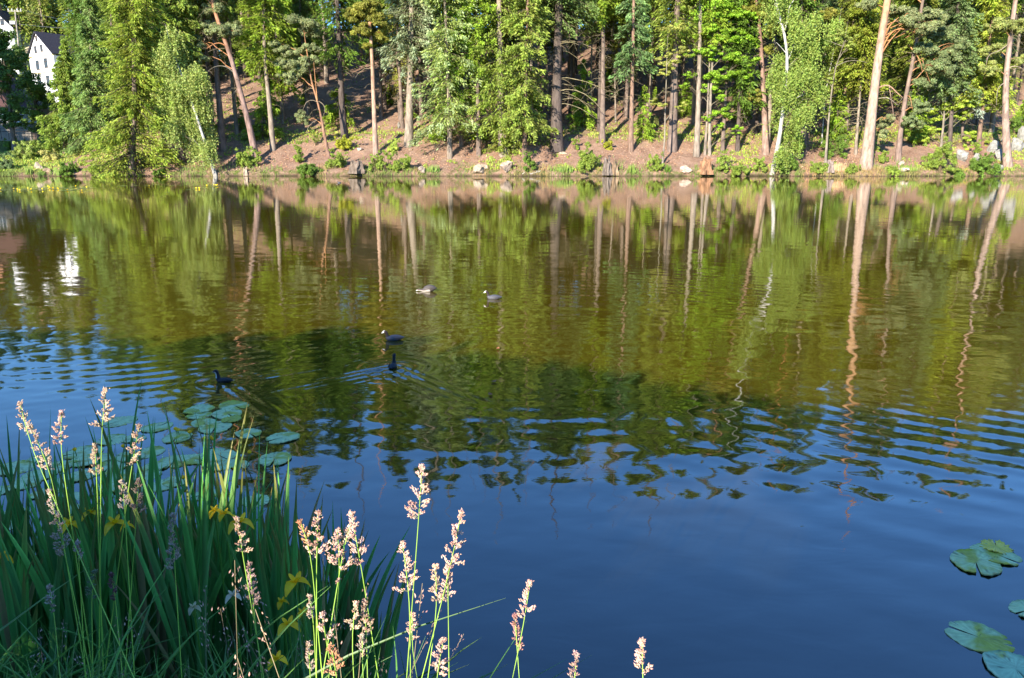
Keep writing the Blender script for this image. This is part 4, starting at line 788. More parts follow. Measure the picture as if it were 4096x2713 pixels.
def brown_house():
    Y = 107; x1 = at_y(128, 480, Y)[0]; x0 = x1-13; zb, ze = zof(556, Y), zof(430, Y)-.0
    root = empty("brown_roofed_house", (x0, Y, zb), "shaded grey house with brown roof and white framed windows at the left edge", "house")
    h = ze-zb; g = Geo(); box(g, (6.5, 4, h/2-.5), (13, 8, h+1), 0, (.24, .21, .18)); g.build("wall", M_WALL, root)
    g = Geo(); quad(g, (-.4, -.5, h-.1), (13.4, -.5, h-.1), (8.6, 4, h+5.2), (0, 4, h+5.2), (.07, .032, .027), .15); quad(g, (8.6, 4, h+5.2), (13.4, 8.5, h-.1), (-.4, 8.5, h-.1), (0, 4, h+5.2), (.07, .032, .027), .15)  # roof brown darkened to stand in for tree shade
    rf = g.build("roof", M_ROOF, root); g = Geo(); g.add(np.array([(13.02, 0, h), (13.02, 8, h), (8.7, 4, h+5.0), (12.9, 0, h), (12.9, 8, h), (8.6, 4, h+5.0)]), [(0, 1, 2), (3, 5, 4)], (.24, .21, .18)); g.build("gable", M_WALL, root)
    g = Geo(); box(g, (4, 3, h+6), (.7, .7, 1.8), 0, (.3, .15, .1)); g.build("chimney", M_WALL, rf)
    g = Geo(); box(g, (12.88, -.02, h/2), (.3, .1, h), 0, (.7, .7, .7)); box(g, (6.5, -.02, h-.15), (12.7, .09, .2), 0, (.7, .7, .7)); g.build("trim_band", M_WALL, root)
    for fx in (80, 14, -52, -118): p = at_y(fx, 467, Y)-np.array([x0, Y, zb]); window(root, np.array([p[0], -.005, p[2]]), np.array([1., 0, 0]), np.array([0, 0, 1.]), 1.0, 1.35, (.75, .75, .75), np.array([0, -1., 0]))
    g = Geo(); p = at_y(0, 512, Y-1.5)
    for k in range(9): tubes(g, np.array([[p[0]-4+k, Y-1.5, zof(545, Y-1.5)-.4], [p[0]-4+k, Y-1.5, zof(513, Y-1.5)]]), np.array([.03, .03]), 5, (.05, .05, .05))
    for z in (513, 526): tubes(g, np.array([[p[0]-4, Y-1.5, zof(z, Y-1.5)], [p[0]+4, Y-1.5, zof(z, Y-1.5)]]), np.array([.04, .04]), 5, (.05, .05, .05))
    o = g.build("railing", M_ROCK); tag(o, "dark metal railing in front of the shaded house", "railing")
    c = at_y(170, 520, 108); root = empty("garden_shed", (c[0], 108, zof(560, 108)), "low shed with pale flat roof right of the shaded house", "shed"); hh = zof(492, 108)-zof(560, 108)
    g = Geo(); box(g, (0, 0, hh/2), (2.0, 2.2, hh), 0, (.10, .09, .08)); g.build("wall", M_WALL, root); g = Geo(); box(g, (0, 0, hh+.06), (2.4, 2.6, .12), 0, (.55, .6, .68)); g.build("roof", M_ROOF, root); g = Geo(); box(g, (-.3, -1.13, hh*.42), (.8, .05, hh*.8), 0, (.18, .13, .1)); g.build("door", M_WALL, root)
brown_house()
def garden():
    b = at_y(74, 204, 160); t = at_y(60, 40, 160); root = empty("utility_pole", b-np.array([0, 0, 3]), "wooden utility pole with crossarm and insulators above the white house", "utility pole")
    P = np.array([[0, 0, 0], (t-b)+np.array([0, 0, 3])]); g = Geo(); tubes(g, P, np.array([.19, .14]), 8, (.50, .44, .36)); g.build("post", M_BARK, root)
    T = P[1]; g = Geo(); box(g, T+np.array([0, -.15, -.25]), (2.6, .12, .14), 0, (.55, .5, .42)); box(g, T+np.array([-.7, -.15, -2.3]), (1.0, .3, .6), 0, (.7, .7, .7)); g.build("crossarm", M_BARK, root)
    for x in (-1.2, -.5, .5, 1.2):
        g = Geo(); tubes(g, np.array([T+[x, -.15, -.2], T+[x, -.15, 0], T+[x, -.15, .12], T+[x, -.15, .2]]), np.array([.04, .09, .09, .04]), 8, (.75, .75, .75)); g.build("insulator", M_WALL, root)
    for k, x in enumerate((-1.2, -.5, .5, 1.2)):
        a = b-np.array([0, 0, 3])+T+np.array([x, -.15, .2])-np.array([0, 0, 2.6 if k < 2 else 0]); e = at_y(520, 92+6*k, 175); s = np.linspace(0, 1, 16)[:, None]; Q = a+(e-a)*s; Q[:, 2] -= np.sin(s[:, 0]*math.pi)*.9
        g = Geo(); tubes(g, Q-a, np.full(16, .018), 3, (.4, .4, .4)); o = g.build("power_line", M_WALL, None, tuple(a)); tag(o, "thin power line running from the utility pole into the trees", "power line", "power lines from the pole")
    a, e = at_y(62, 222, 152), at_y(134, 192, 158); root = empty("picket_fence", a, "yellowish wooden fence left of the gabled house", "fence"); g = Geo(); L = np.linalg.norm((e-a)[:2]); n = int(L/.22)
    for k in range(n): q = (e-a)*k/n; box(g, (q[0], q[1], q[2]-.1), (.16, .03, 1.3), 0, (.45, .38, .24))
    g.build("pickets", M_WALL, root); g = Geo()
    for z in (-.45, .3): tubes(g, np.array([[0, .05, z], (e-a)+[0, .05, z]]), np.array([.05, .05]), 4, (.4, .33, .2))
    g.build("rail", M_WALL, root)
    b = at_y(322, 604, 101); root = empty("garden_swing", b, "white garden swing bench under the short wide spruce", "garden swing"); s = 1/FPX*101; g = Geo(); C = (.78, .80, .85); w = 46*s/2; h = 40*s
    for sx in (-1, 1):
        for sy in (-.5, .5): tubes(g, np.array([[sx*(w+.1), sy, -.2], [sx*w*.9, 0, h]]), np.array([.03, .03]), 6, C)
    tubes(g, np.array([[-w, 0, h], [w, 0, h]]), np.array([.035, .035]), 6, C); g.build("frame", M_WALL, root)
    g = Geo(); box(g, (0, 0, h*.22), (w*1.7, .5, .08), 0, C); g.build("seat", M_WALL, root); g = Geo(); box(g, (0, .28, h*.38), (w*1.7, .06, .42), 0, C); g.build("backrest", M_WALL, root); g = Geo()
    for sx in (-1, 1): tubes(g, np.array([[sx*w*.8, 0, h*.22], [sx*w*.8, 0, h]]), np.array([.012, .012]), 4, C)
    g.build("hanger", M_WALL, root)
garden()

# ------------------------------------------------------------------ birds on the water
def bird(fx, fy, heading, sc, label, kind, name="coot", cat="coot"):
    w = on_water(fx, fy); S = {
    'adult': [(-.20, .060, .008, .004), (-.17, .055, .035, .018), (-.12, .052, .062, .040), (-.05, .048, .080, .060), (.03, .042, .078, .062), (.085, .046, .058, .052), (.112, .075, .036, .038), (.122, .112, .025, .028), (.130, .142, .024, .027), (.146, .166, .025, .030), (.168, .176, .022, .026), (.186, .170, .014, .018), (.202, .160, .008, .010), (.222, .150, .003, .004)],
    'preen': [(-.20, .080, .010, .005), (-.17, .085, .045, .030), (-.12, .085, .078, .062), (-.05, .080, .096, .085), (.02, .065, .092, .078), (.08, .045, .066, .055), (.125, .040, .036, .034), (.16, .045, .026, .026), (.19, .050, .024, .027), (.215, .048, .022, .024), (.236, .040, .014, .016), (.252, .033, .008, .009), (.272, .026, .003, .004)],
    'chick': [(-.19, .050, .008, .004), (-.16, .045, .030, .016), (-.11, .042, .058, .036), (-.04, .040, .070, .050), (.03, .036, .066, .050), (.075, .050, .046, .044), (.088, .090, .036, .040), (.092, .130, .028, .032), (.097, .165, .026, .030), (.110, .195, .030, .036), (.136, .203, .027, .031), (.158, .196, .016, .018), (.176, .189, .008, .009), (.196, .184, .003, .004)]}[kind]
    S = np.array(S); t = np.arange(len(S)); tt = np.linspace(0, len(S)-1, 46)
    def cr(col):
        out = []
        for q in tt:
            i = min(int(q), len(S)-2); f = q-i; p = [S[max(i-1, 0), col], S[i, col], S[i+1, col], S[min(i+2, len(S)-1), col]]
            out.append(.5*(2*p[1]+(p[2]-p[0])*f+(2*p[0]-5*p[1]+4*p[2]-p[3])*f*f+(3*p[1]-p[0]-3*p[2]+p[3])*f**3))
        return np.array(out)
    X, Z, Wd, Th = cr(0), cr(1), np.maximum(cr(2), .001), np.maximum(cr(3), .001)
    T = nrm(np.stack([np.gradient(X), np.gradient(Z)], 1)); n = 18; a = np.arange(n)*2*math.pi/n
    V = np.stack([X[:, None]-T[:, 1:]*Th[:, None]*np.sin(a)[None], Wd[:, None]*np.cos(a)[None], Z[:, None]+T[:, :1]*Th[:, None]*np.sin(a)[None]], -1)
    Q = tt/(len(S)-1); c = np.zeros((46, n, 3)); body = {'adult': (.085, .085, .10), 'preen': (.085, .072, .066), 'chick': (.022, .022, .028)}[kind]; c[:] = body
    head = {'adult': (.03, .022, .022), 'preen': (.06, .045, .04), 'chick': (.012, .012, .015)}[kind]
    hk = .47; c[Q > hk] = head
    if kind == 'adult': c[Q > .82] = (.88, .84, .80); m = (Q > .76) & (Q <= .82); c[m, 3:7] = (.9, .86, .82)
    if kind == 'preen': c[Q > .84] = (.85, .80, .76); low = np.sin(a) < -.15; c[np.ix_((Q > .25), low)] = (.55, .50, .47)
    if kind == 'chick':
        low = np.sin(a) < -.1; fr = np.where((Q > .45) & (Q < .84))[0]; c[np.ix_(fr, low)] = (.50, .55, .60); c[Q > .88] = (.20, .18, .17)
    i = np.arange(46*n).reshape(46, n); F = np.stack([i[:-1], np.roll(i[:-1], -1, 1), np.roll(i[1:], -1, 1), i[1:]], -1).reshape(-1, 4)
    g = Geo(); g.add(V.reshape(-1, 3)*sc, F, c.reshape(-1, 3))
    root = empty(name, w+np.array([0, 0, -.008]), label, cat); root.rotation_euler = (0, 0, math.atan2(heading[1], heading[0])); g.build("body", M_FEATHER, root, smooth=True)
    # folded wings and eyes
    for s in (-1, 1):
        g = Geo(); th = np.linspace(0, math.pi*2, 16, endpoint=False); rr = np.linspace(0, 1, 6)
        top = .085 if kind == 'preen' else .052
        V = np.array([[(-.055+math.cos(q)*.105*r), s*((.083 if kind != 'preen' else .098)*math.sqrt(max(0, 1-.55*r*r))+.004-.02*max(0, -math.cos(q))*r), top+.008+math.sin(q)*.036*r] for r in rr for q in th])*sc
        if kind == 'chick': V[:, 1] *= .86; V[:, 2] *= .85
        i = np.arange(96).reshape(6, 16); F = np.stack([i[:-1], np.roll(i[:-1], -1, 1), np.roll(i[1:], -1, 1), i[1:]], -1).reshape(-1, 4); g.add(V, F, np.array(body)*.8); g.build("wing", M_FEATHER, root, smooth=True)
        k = np.argmin(np.abs(Q-(.70 if kind != 'preen' else .72))); g = Geo(); e = np.array([X[k]+.006, s*Wd[k]*.93, Z[k]+.006])*sc; r = .0045*sc
        V = np.array([e+r*np.array([math.cos(q)*math.cos(p), math.sin(q)*math.cos(p), math.sin(p)]) for p in (-1.2, -.4, .4, 1.2) for q in np.linspace(0, 6.283, 8, endpoint=False)]); i = np.arange(32).reshape(4, 8); F = np.stack([i[:-1], np.roll(i[:-1], -1, 1), np.roll(i[1:], -1, 1), i[1:]], -1).reshape(-1, 4)
        g.add(V, F, (.35, .02, .01)); g.build("eye", M_FEATHER, root, smooth=True)
    return w
L_ = (-1.0, -.12)
w1 = bird(1575, 1360, (-.97, -.25), .76, "dark adult coot with white face shield swimming left, nearer of the two white-faced birds", 'adult')
w2 = bird(1974, 1196, (-1, -.02), .80, "greyish adult coot with white face shield swimming left, the farthest right of the birds", 'adult')
w3 = bird(1712, 1166, (-1, -.05), .84, "fluffed grey bird stretching its bill down to the water left of the farther coot", 'preen', "water_bird", "water bird")
w4 = bird(1572, 1470, (.10, 1.0), .70, "dark young coot seen from behind pushing a wide wake with blue edges", 'chick', "young_coot", "young coot")
w5 = bird(893, 1528, (-1, .10), .66, "dark young coot with pale throat swimming left above the lily leaves", 'chick', "young_coot", "young coot")
bird(1357, 732, (-1, 0), .95, "tiny distant bird on the water near the far shore", 'adult')
WAKES += [(w1[0], w1[1], -.97, -.25, .45), (w2[0], w2[1], -1, 0, .35), (w3[0], w3[1], -1, 0, .25), (w4[0], w4[1], .1, .99, 2.5), (w5[0], w5[1], -.98, .15, 1.0)]
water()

# ------------------------------------------------------------------ water lily leaves and flowers
PADC = (.36, .43, .19)
def pad(fx, fy, w, label, seed, col=PADC, ragged=.0, group=None, yellow=.25):
    rng = np.random.RandomState(seed); c = on_water(fx, fy); r = w/FPX*math.hypot(c[1], H_CAM)*.5*.98; n, m = 44, 7
    notch = .10; a0 = rng.uniform(-2.6, -.3) if rng.rand() < .8 else rng.rand()*6.28; th = np.linspace(notch, 2*math.pi-notch, n)
    edge = 1+.02*np.sin(th*7+rng.rand()*6)+ragged*rng.normal(size=n)-.04*np.exp(-((th-math.pi)/.5)**2); edge *= 1-.20*np.exp(-(np.minimum(th-notch, 2*math.pi-notch-th)/.16)**2)*.5
    rr = np.linspace(0, 1, m); T, R_ = np.meshgrid(th, rr); E = R_*edge[None]
    X = (E*np.cos(T)*1.12-.12*r*0)*r; Y = E*np.sin(T)*r*.92
    Z = .0015+.0025*R_*np.sin(T*3+rng.rand()*6)+.003*np.cos(T*17)*R_+.004*(1-R_)+.007*(R_**6)*np.clip(np.sin(T*2+rng.rand()*6), 0, 1)
    V = np.stack([X, Y, Z+.004], -1).reshape(-1, 3); Vb = V-np.array([0, 0, .006]); i = np.arange(n*m).reshape(m, n)
    F = np.stack([i[:-1, :-1], i[:-1, 1:], i[1:, 1:], i[1:, :-1]], -1).reshape(-1, 4)
    F = F[:, ::-1]
    rim = i[-1]; Fr = np.stack([rim[:-1], rim[1:], rim[1:]+n*m, rim[:-1]+n*m], 1)
    ye = fbm(X*9+seed*3, Y*9, 1., seed % 50, 3).reshape(-1); wy = sstep(.07, .2, ye+yellow*.25-.06)[:, None]
    cc = np.array(col)[None]*(1+.10*np.sin(T*22)).reshape(-1, 1)*(1-wy)+np.array([(.30, .30, .03)])*wy
    sp = (rng.rand(n*m) < .03)[:, None]; cc = np.where(sp, cc*.35, cc)
    g = Geo(); g.add(np.concatenate([V, Vb]), np.concatenate([F, F[:, ::-1]+n*m, Fr]), np.concatenate([cc, cc*.7]))
    o = g.build("lily_leaf", M_PAD, None, (c[0], c[1], -.003+.0022*(seed % 4)), smooth=True); o.rotation_euler = (rng.uniform(-.012, .012), rng.uniform(-.012, .012), a0); tag(o, label, "lily leaf", group)
G1 = "lily leaves crowded behind the iris blades"
crowd = [(333, 1812, 140), (364, 1842, 145), (60, 1873, 150), (155, 1904, 130), (100, 1935, 120), (325, 1905, 115), (433, 1873, 140), (480, 1908, 120), (526, 1964, 112), (433, 1957, 120), (286, 1995, 120), (596, 1812, 120), (697, 1848, 130), (774, 1840, 110), (588, 1902, 112), (820, 1982, 100), (8, 1964, 80), (255, 2042, 120), (23, 2102, 110), (230, 1868, 120), (180, 1975, 110), (520, 1830, 110), (640, 1945, 110), (240, 1935, 110), (700, 1930, 100), (620, 1870, 100), (150, 1840, 90), (400, 2040, 110)]
for k, (x, y, w) in enumerate(crowd): pad(x, y, w, "flat greenish blue lily leaf in the crowded mat seen between the iris blades", 10+k, group=G1)
for k, (x, y, w, lab, ye) in enumerate([
 (476, 1687, 130, "oval lily leaf lying alone against blue water, farthest left of those past the iris tips", .1), (627, 1710, 118, "lily leaf behind the tallest iris blades, touching the one with small buds", .1), (708, 1752, 120, "lily leaf under the pair of yellow buds", .1), (732, 1746, 76, "small lily leaf overlapping the one under the yellow buds", .1), (449, 1760, 120, "lily leaf below the lone oval one at left", .2), (534, 1757, 90, "small lily leaf squeezed between two iris blades", .2),
 (798, 1639, 112, "rear left lily leaf of the overlapping raft below the young coot", .6), (766, 1650, 66, "small yellowing lily leaf on the raft's left edge", 1.4), (795, 1663, 95, "left middle lily leaf of the overlapping raft", .8), (935, 1624, 122, "top right lily leaf of the overlapping raft", .8), (907, 1657, 125, "broad middle lily leaf of the overlapping raft", .4), (925, 1680, 80, "yellow-green lily leaf at the raft's right edge", 2.4), (815, 1692, 105, "lower left lily leaf of the overlapping raft", .5), (861, 1710, 140, "largest and nearest lily leaf of the overlapping raft", .3),
 (993, 1735, 108, "separate lily leaf just below right of the raft", .7), (1133, 1754, 126, "lily leaf farthest right of the left group with ripples round it", .8), (872, 1822, 145, "wide lily leaf behind the iris tips left of the tall yellow bud", .1), (884, 1862, 122, "lily leaf in front of the wide one left of the tall yellow bud", .2), (958, 1862, 80, "small lily leaf at the foot of the tall yellow bud's stalk", .2), (1102, 1838, 136, "folded lily leaf with a split edge right of the tall yellow bud", .3), (1021, 2004, 116, "dim lily leaf floating among the right hand iris blades", .2), (46, 2066, 130, "lily leaf at the left edge beside the lowest iris blades", .1)]):
    pad(x, y, w, lab, 60+k, yellow=ye)
pad(3982, 2221, 165, "lily leaf overlapping a neighbour with a torn yellow leaf behind it", 201, yellow=.5); pad(3903, 2252, 192, "long oval lily leaf left of the one beside the torn yellow leaf", 202, (.36, .42, .17), yellow=.4)
pad(3985, 2192, 110, "torn decaying yellow lily leaf at the right", 203, (.55, .42, .05), .10, yellow=.3); pad(3916, 2553, 212, "large lily leaf with scratches and frayed edge in the lower right", 204, yellow=.4); pad(4118, 2443, 140, "lily leaf cut by the right edge of the picture", 205, yellow=.1); pad(4060, 2682, 215, "lily leaf in the bottom right corner", 206, (.28, .40, .22), yellow=.1)
for k, (fx, fy, lab) in enumerate([(1992, 1398, "curled brown leaf floating right of the nearer coot"), (1975, 1530, "reddish dead leaf floating right of the young coot's wake"), (1962, 1582, "tiny orange leaf floating below the reddish one")]):
    rng = np.random.RandomState(k); c = on_water(fx, fy); g = Geo(); t = np.linspace(-1, 1, 9); w = .022*(1-t*t)**.7+.001
    V = np.concatenate([np.stack([t*.04, w, .006+.012*t*t+.006*rng.rand(9)], 1), np.stack([t*.04, 0*t, .004+.010*t*t], 1), np.stack([t*.04, -w, .006+.012*t*t+.006*rng.rand(9)], 1)]); i = np.arange(27).reshape(3, 9)
    g.add(V, np.stack([i[:-1, :-1], i[:-1, 1:], i[1:, 1:], i[1:, :-1]], -1).reshape(-1, 4), (.34, .15, .07)); o = g.build("floating_leaf", M_PETAL, None, (c[0], c[1], .005)); o.rotation_euler = (0, 0, rng.rand()*6); tag(o, lab, "leaf")
def far_mat():
    rng = np.random.RandomState(3); g = Geo(); n = 900; k = 9
    X = rng.uniform(-46, -22, n); Y = 57+rng.normal(size=n)*3.0+.0*X+(X+38)*.25; ok = (fbm(X, Y, .25, 4)+.12*np.exp(-((X+36)/8)**2)-((Y-56)/14)**2 > .0); X, Y = X[ok], Y[ok]; n = len(X)
    a = np.arange(k)*2*math.pi/k; r = rng.uniform(.13, .22, n)
    V = np.stack([X[:, None]+r[:, None]*np.cos(a), Y[:, None]+r[:, None]*np.sin(a), .018+0*X[:, None]+0*a+rng.rand(n)[:, None]*.012], -1).reshape(-1, 3)
    g.add(V, np.arange(n*k).reshape(n, k), np.repeat(mixc(rng, (.17, .22, .05), n), k, 0))
    m = int(n*.13); i = rng.choice(n, m); c = np.stack([X[i], Y[i], np.full(m, .08)], 1)
    for _ in range(3): kites(g, c+rdir(rng, m)*.02, rdir(rng, m), rdir(rng, m), np.full(m, .11), np.full(m, .10), np.tile([[.85, .62, .02]], (m, 1)))
    tag(g.build("lily_mat", M_PAD), "distant mat of small lily leaves dotted with yellow flowers off the left shore", "lily mat", kind="stuff")
far_mat()
def ball(g, c, r, col, mat=0, n1=10, n2=7, sz=1.0, lob=0.):
    th = np.linspace(0, 2*math.pi, n1, endpoint=False); ph = np.linspace(-math.pi/2, math.pi/2, n2); T, P = np.meshgrid(th, ph)
    R_ = r*(1+lob*np.cos(T*5)); q = np.stack([R_*np.cos(P)*np.cos(T), R_*np.cos(P)*np.sin(T), R_*np.sin(P)*sz], -1).reshape(-1, 3)+np.array(c)
    i = np.arange(n1*n2).reshape(n2, n1); F = np.stack([i[:-1], np.roll(i[:-1], -1, 1), np.roll(i[1:], -1, 1), i[1:]], -1).reshape(-1, 4); g.add(q, F, col, mat)
def lily_flower(fx, fy, h, label, seed, foot=None, r=.017):
    w = on_water(fx, fy); D = w[1]*(H_CAM-h)/H_CAM; t = at_y(fx, fy, D); b = np.array([t[0], t[1], -.03]) if foot is None else on_water(*foot)+np.array([0, 0, -.02])
    root = empty("lily_flower", b, label, "lily flower"); g = Geo(); e = t-b; m = e*.5+np.array([.012, 0, 0]); P = resample([[0, 0, 0], m, e], 8)
    tubes(g, P, np.full(8, .0038), 6, (.07, .12, .03)); g.build("stalk", M_BLADE, root, smooth=True)
    g = Geo(); ball(g, e+[0, 0, r*.7], r, (.95, .55, .01), n1=20, sz=.85, lob=.10); ball(g, e+[0, 0, r*.15], r*.78, (.40, .46, .03), sz=.7); g.build("petals", M_PETAL, root, smooth=True)
for k, a in enumerate([(998, 1813, .12, "yellow water lily bud held highest on a thin curved stalk", (978, 1872)), (941, 1879, .07, "yellow water lily bud on a short stalk below the highest one", (945, 1915)), (818, 1757, .05, "left single bud of the cluster of yellow lily buds", None), (842, 1754, .05, "yellow lily bud in the middle of the cluster", None), (854, 1760, .04, "rightmost yellow lily bud of the cluster", None), (711, 1723, .05, "yellow lily bud over a leaf behind the iris tips", None), (702, 1719, .05, "smaller greenish lily bud beside the one over the leaf", None), (759, 1732, .06, "yellow lily bud just left of a tall iris blade", None), (299, 1802, .06, "yellow lily bud seen left between the grass heads", None), (493, 1788, .06, "yellow lily bud between dark iris blades", None), (733, 1914, .05, "half hidden yellow lily bud deep among the iris blades", None)]): lily_flower(a[0], a[1], a[2], a[3], k, a[4])

# ------------------------------------------------------------------ irises and grasses on the near bank
def leaf_blades(g, B0, D, L, W_, bend, col, rng, K=11, fold=.25, tipcol=None):
    """sword leaves: B0 (n,3) feet, D (n,3) directions, bend (n,3) sideways pull at the tip"""
    n = len(B0); t = np.linspace(0, 1, K)[None, :, None]; D = nrm(D)
    C = B0[:, None]+D[:, None]*t*L[:, None, None]+bend[:, None]*t**2.4*L[:, None, None]
    T = nrm(np.gradient(C, axis=1)); fa = rng.uniform(-.9, .9, n)+0*math.pi; Nn = np.stack([np.sin(fa), -np.cos(fa), 0*fa], 1)[:, None]
    S = nrm(np.cross(T, np.broadcast_to(Nn, T.shape))); Nn = np.cross(S, T)
    prof = (np.minimum(1, .75+.4*t)*np.clip((1-t)/.42, 0, 1)**.75); w = W_[:, None, None]*prof+.0006
    V = np.stack([C-S*w*.5, C+Nn*w*fold, C+S*w*.5], 2)
    i = np.arange(n*K*3).reshape(n, K, 3); F = np.concatenate([np.stack([i[:, :-1, j], i[:, :-1, j+1], i[:, 1:, j+1], i[:, 1:, j]], -1).reshape(-1, 4) for j in (0, 1)])
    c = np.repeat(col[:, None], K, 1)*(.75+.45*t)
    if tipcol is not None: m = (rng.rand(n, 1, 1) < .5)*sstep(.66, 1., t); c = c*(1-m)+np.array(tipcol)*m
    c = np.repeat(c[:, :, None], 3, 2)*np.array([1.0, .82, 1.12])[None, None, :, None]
    g.add(V.reshape(-1, 3), F, c.reshape(-1, 3))
def irises():
    rng = np.random.RandomState(12); n = 0
    for k in range(400):
        if n >= 100: break
        x = rng.uniform(-2.45, -.62); y = rng.uniform(2.65, 3.5)+.06*x
        if x > -.95 and y > 3.2: continue
        z = float(terrain(x, y)); 
        hm = np.interp(x*3.1/y, [-2.4, -1.75, -1.43, -1.25, -.95, -.75, -.62], [1.52, 1.70, 1.78, 1.66, 1.46, 1.24, .88])
        root = empty("iris_plant", (x, y, max(z, -.05)), "dark green sword leaved iris plant in the clump at the water's edge", "iris", "iris plants in the clump on the near bank"); g = Geo(); m = rng.randint(5, 9)
        f = rng.rand()*math.pi; u = np.linspace(-1, 1, m)+rng.normal(size=m)*.1; B0 = np.stack([math.cos(f)*u*.03, math.sin(f)*u*.03, 0*u-.02], 1)
        L = (hm-max(z, -.05))*rng.uniform(.66, 1.0, m)*(1-.14*np.abs(u)); D = np.stack([math.cos(f)*u*.085+rng.normal()*.045+.03, math.sin(f)*u*.07+rng.normal()*.04, np.ones(m)], 1)
        bend = np.stack([math.cos(f)*u*.08+rng.normal(size=m)*.05, rng.normal(size=m)*.05, -.06*np.abs(u)-.02], 1)
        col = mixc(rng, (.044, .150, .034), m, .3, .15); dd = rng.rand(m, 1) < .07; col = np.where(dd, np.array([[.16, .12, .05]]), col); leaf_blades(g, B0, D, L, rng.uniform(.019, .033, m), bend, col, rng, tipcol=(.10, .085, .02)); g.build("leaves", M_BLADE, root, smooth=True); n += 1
irises()
def iris_flower(fx, fy, Y, label, seed, s=1.0, col=(.95, .56, .01)):
    rng = np.random.RandomState(seed); Y -= .42 if Y > 2.9 else .22; s *= .9; t = at_y(fx, fy, Y); z0 = max(float(terrain(t[0], Y)), 0); root = empty("iris_flower", (t[0], t[1], z0), label, "iris flower"); e = np.array([0, 0, t[2]-z0])
    g = Geo(); P = resample([[-.02, .02, 0], [.01, 0, e[2]*.5], e], 9); tubes(g, P, np.full(9, .0035), 6, (.06, .14, .02)); g.build("stalk", M_BLADE, root, smooth=True)
    for k in range(6):
        a = k*math.pi/3+rng.normal()*.2; big = k % 2 == 0; L = (.042 if big else .022)*s; u, v = np.meshgrid(np.linspace(0, 1, 7), np.linspace(-1, 1, 5), indexing='ij')
        w = L*.42*np.sin(np.clip(u, 0.03, .97)*math.pi)**.6*v; r = L*u; z = (L*(.35*u-1.0*u**2.6) if big else L*(1.1*u))+.1*L*v*v
        V = np.stack([math.cos(a)*r-math.sin(a)*w, math.sin(a)*r+math.cos(a)*w, z], -1).reshape(-1, 3)+e; i = np.arange(35).reshape(7, 5); g = Geo()
        g.add(V, np.stack([i[:-1, :-1], i[:-1, 1:], i[1:, 1:], i[1:, :-1]], -1).reshape(-1, 4), np.array(col)*rng.uniform(.8, 1.1)); g.build("petal", M_PETAL, root, smooth=True)
    g = Geo(); ball(g, e-[0, 0, .018], .008, (.08, .16, .03), sz=2.6); g.build("ovary", M_BLADE, root, smooth=True)
for k, a in enumerate([(1184, 2330, 2.75, "open yellow iris with spread falls at the clump's right edge", 1.35), (1126, 2408, 2.8, "narrow yellow iris bud below left of the open one", .7), (1153, 2500, 2.6, "yellow iris half hidden by a crossing blade low on the right", 1.1), (1211, 2452, 2.6, "small yellow iris beside a curved blade at the right", .7), (1107, 2637, 2.4, "lowest yellow iris near the bottom edge", .9), (960, 2090, 3.0, "yellow iris behind the cream grass head", 1.25), (859, 2044, 3.1, "yellow iris petals glimpsed left of the cream grass head", .8), (898, 2056, 3.1, "yellow iris just left of the one behind the cream head", .8), (275, 2096, 3.1, "yellow iris deep among the left blades", 1.0), (360, 2052, 3.15, "thin upright yellow iris on the left", .9), (460, 2095, 3.1, "yellow iris left of centre between dark blades", 1.2), (507, 2104, 3.1, "small yellow iris right next to the one between dark blades", .7), (5, 2232, 2.8, "yellow iris cut by the left edge", 1.0)]): iris_flower(a[0], a[1], a[2], a[3], k, a[4])
iris_flower(931, 2382, 2.7, "faded whitish iris flower low in the clump", 31, .8, (.75, .6, .4)); iris_flower(774, 2430, 2.7, "withered cream iris flower left of the faded whitish one", 32, .7, (.55, .45, .25))

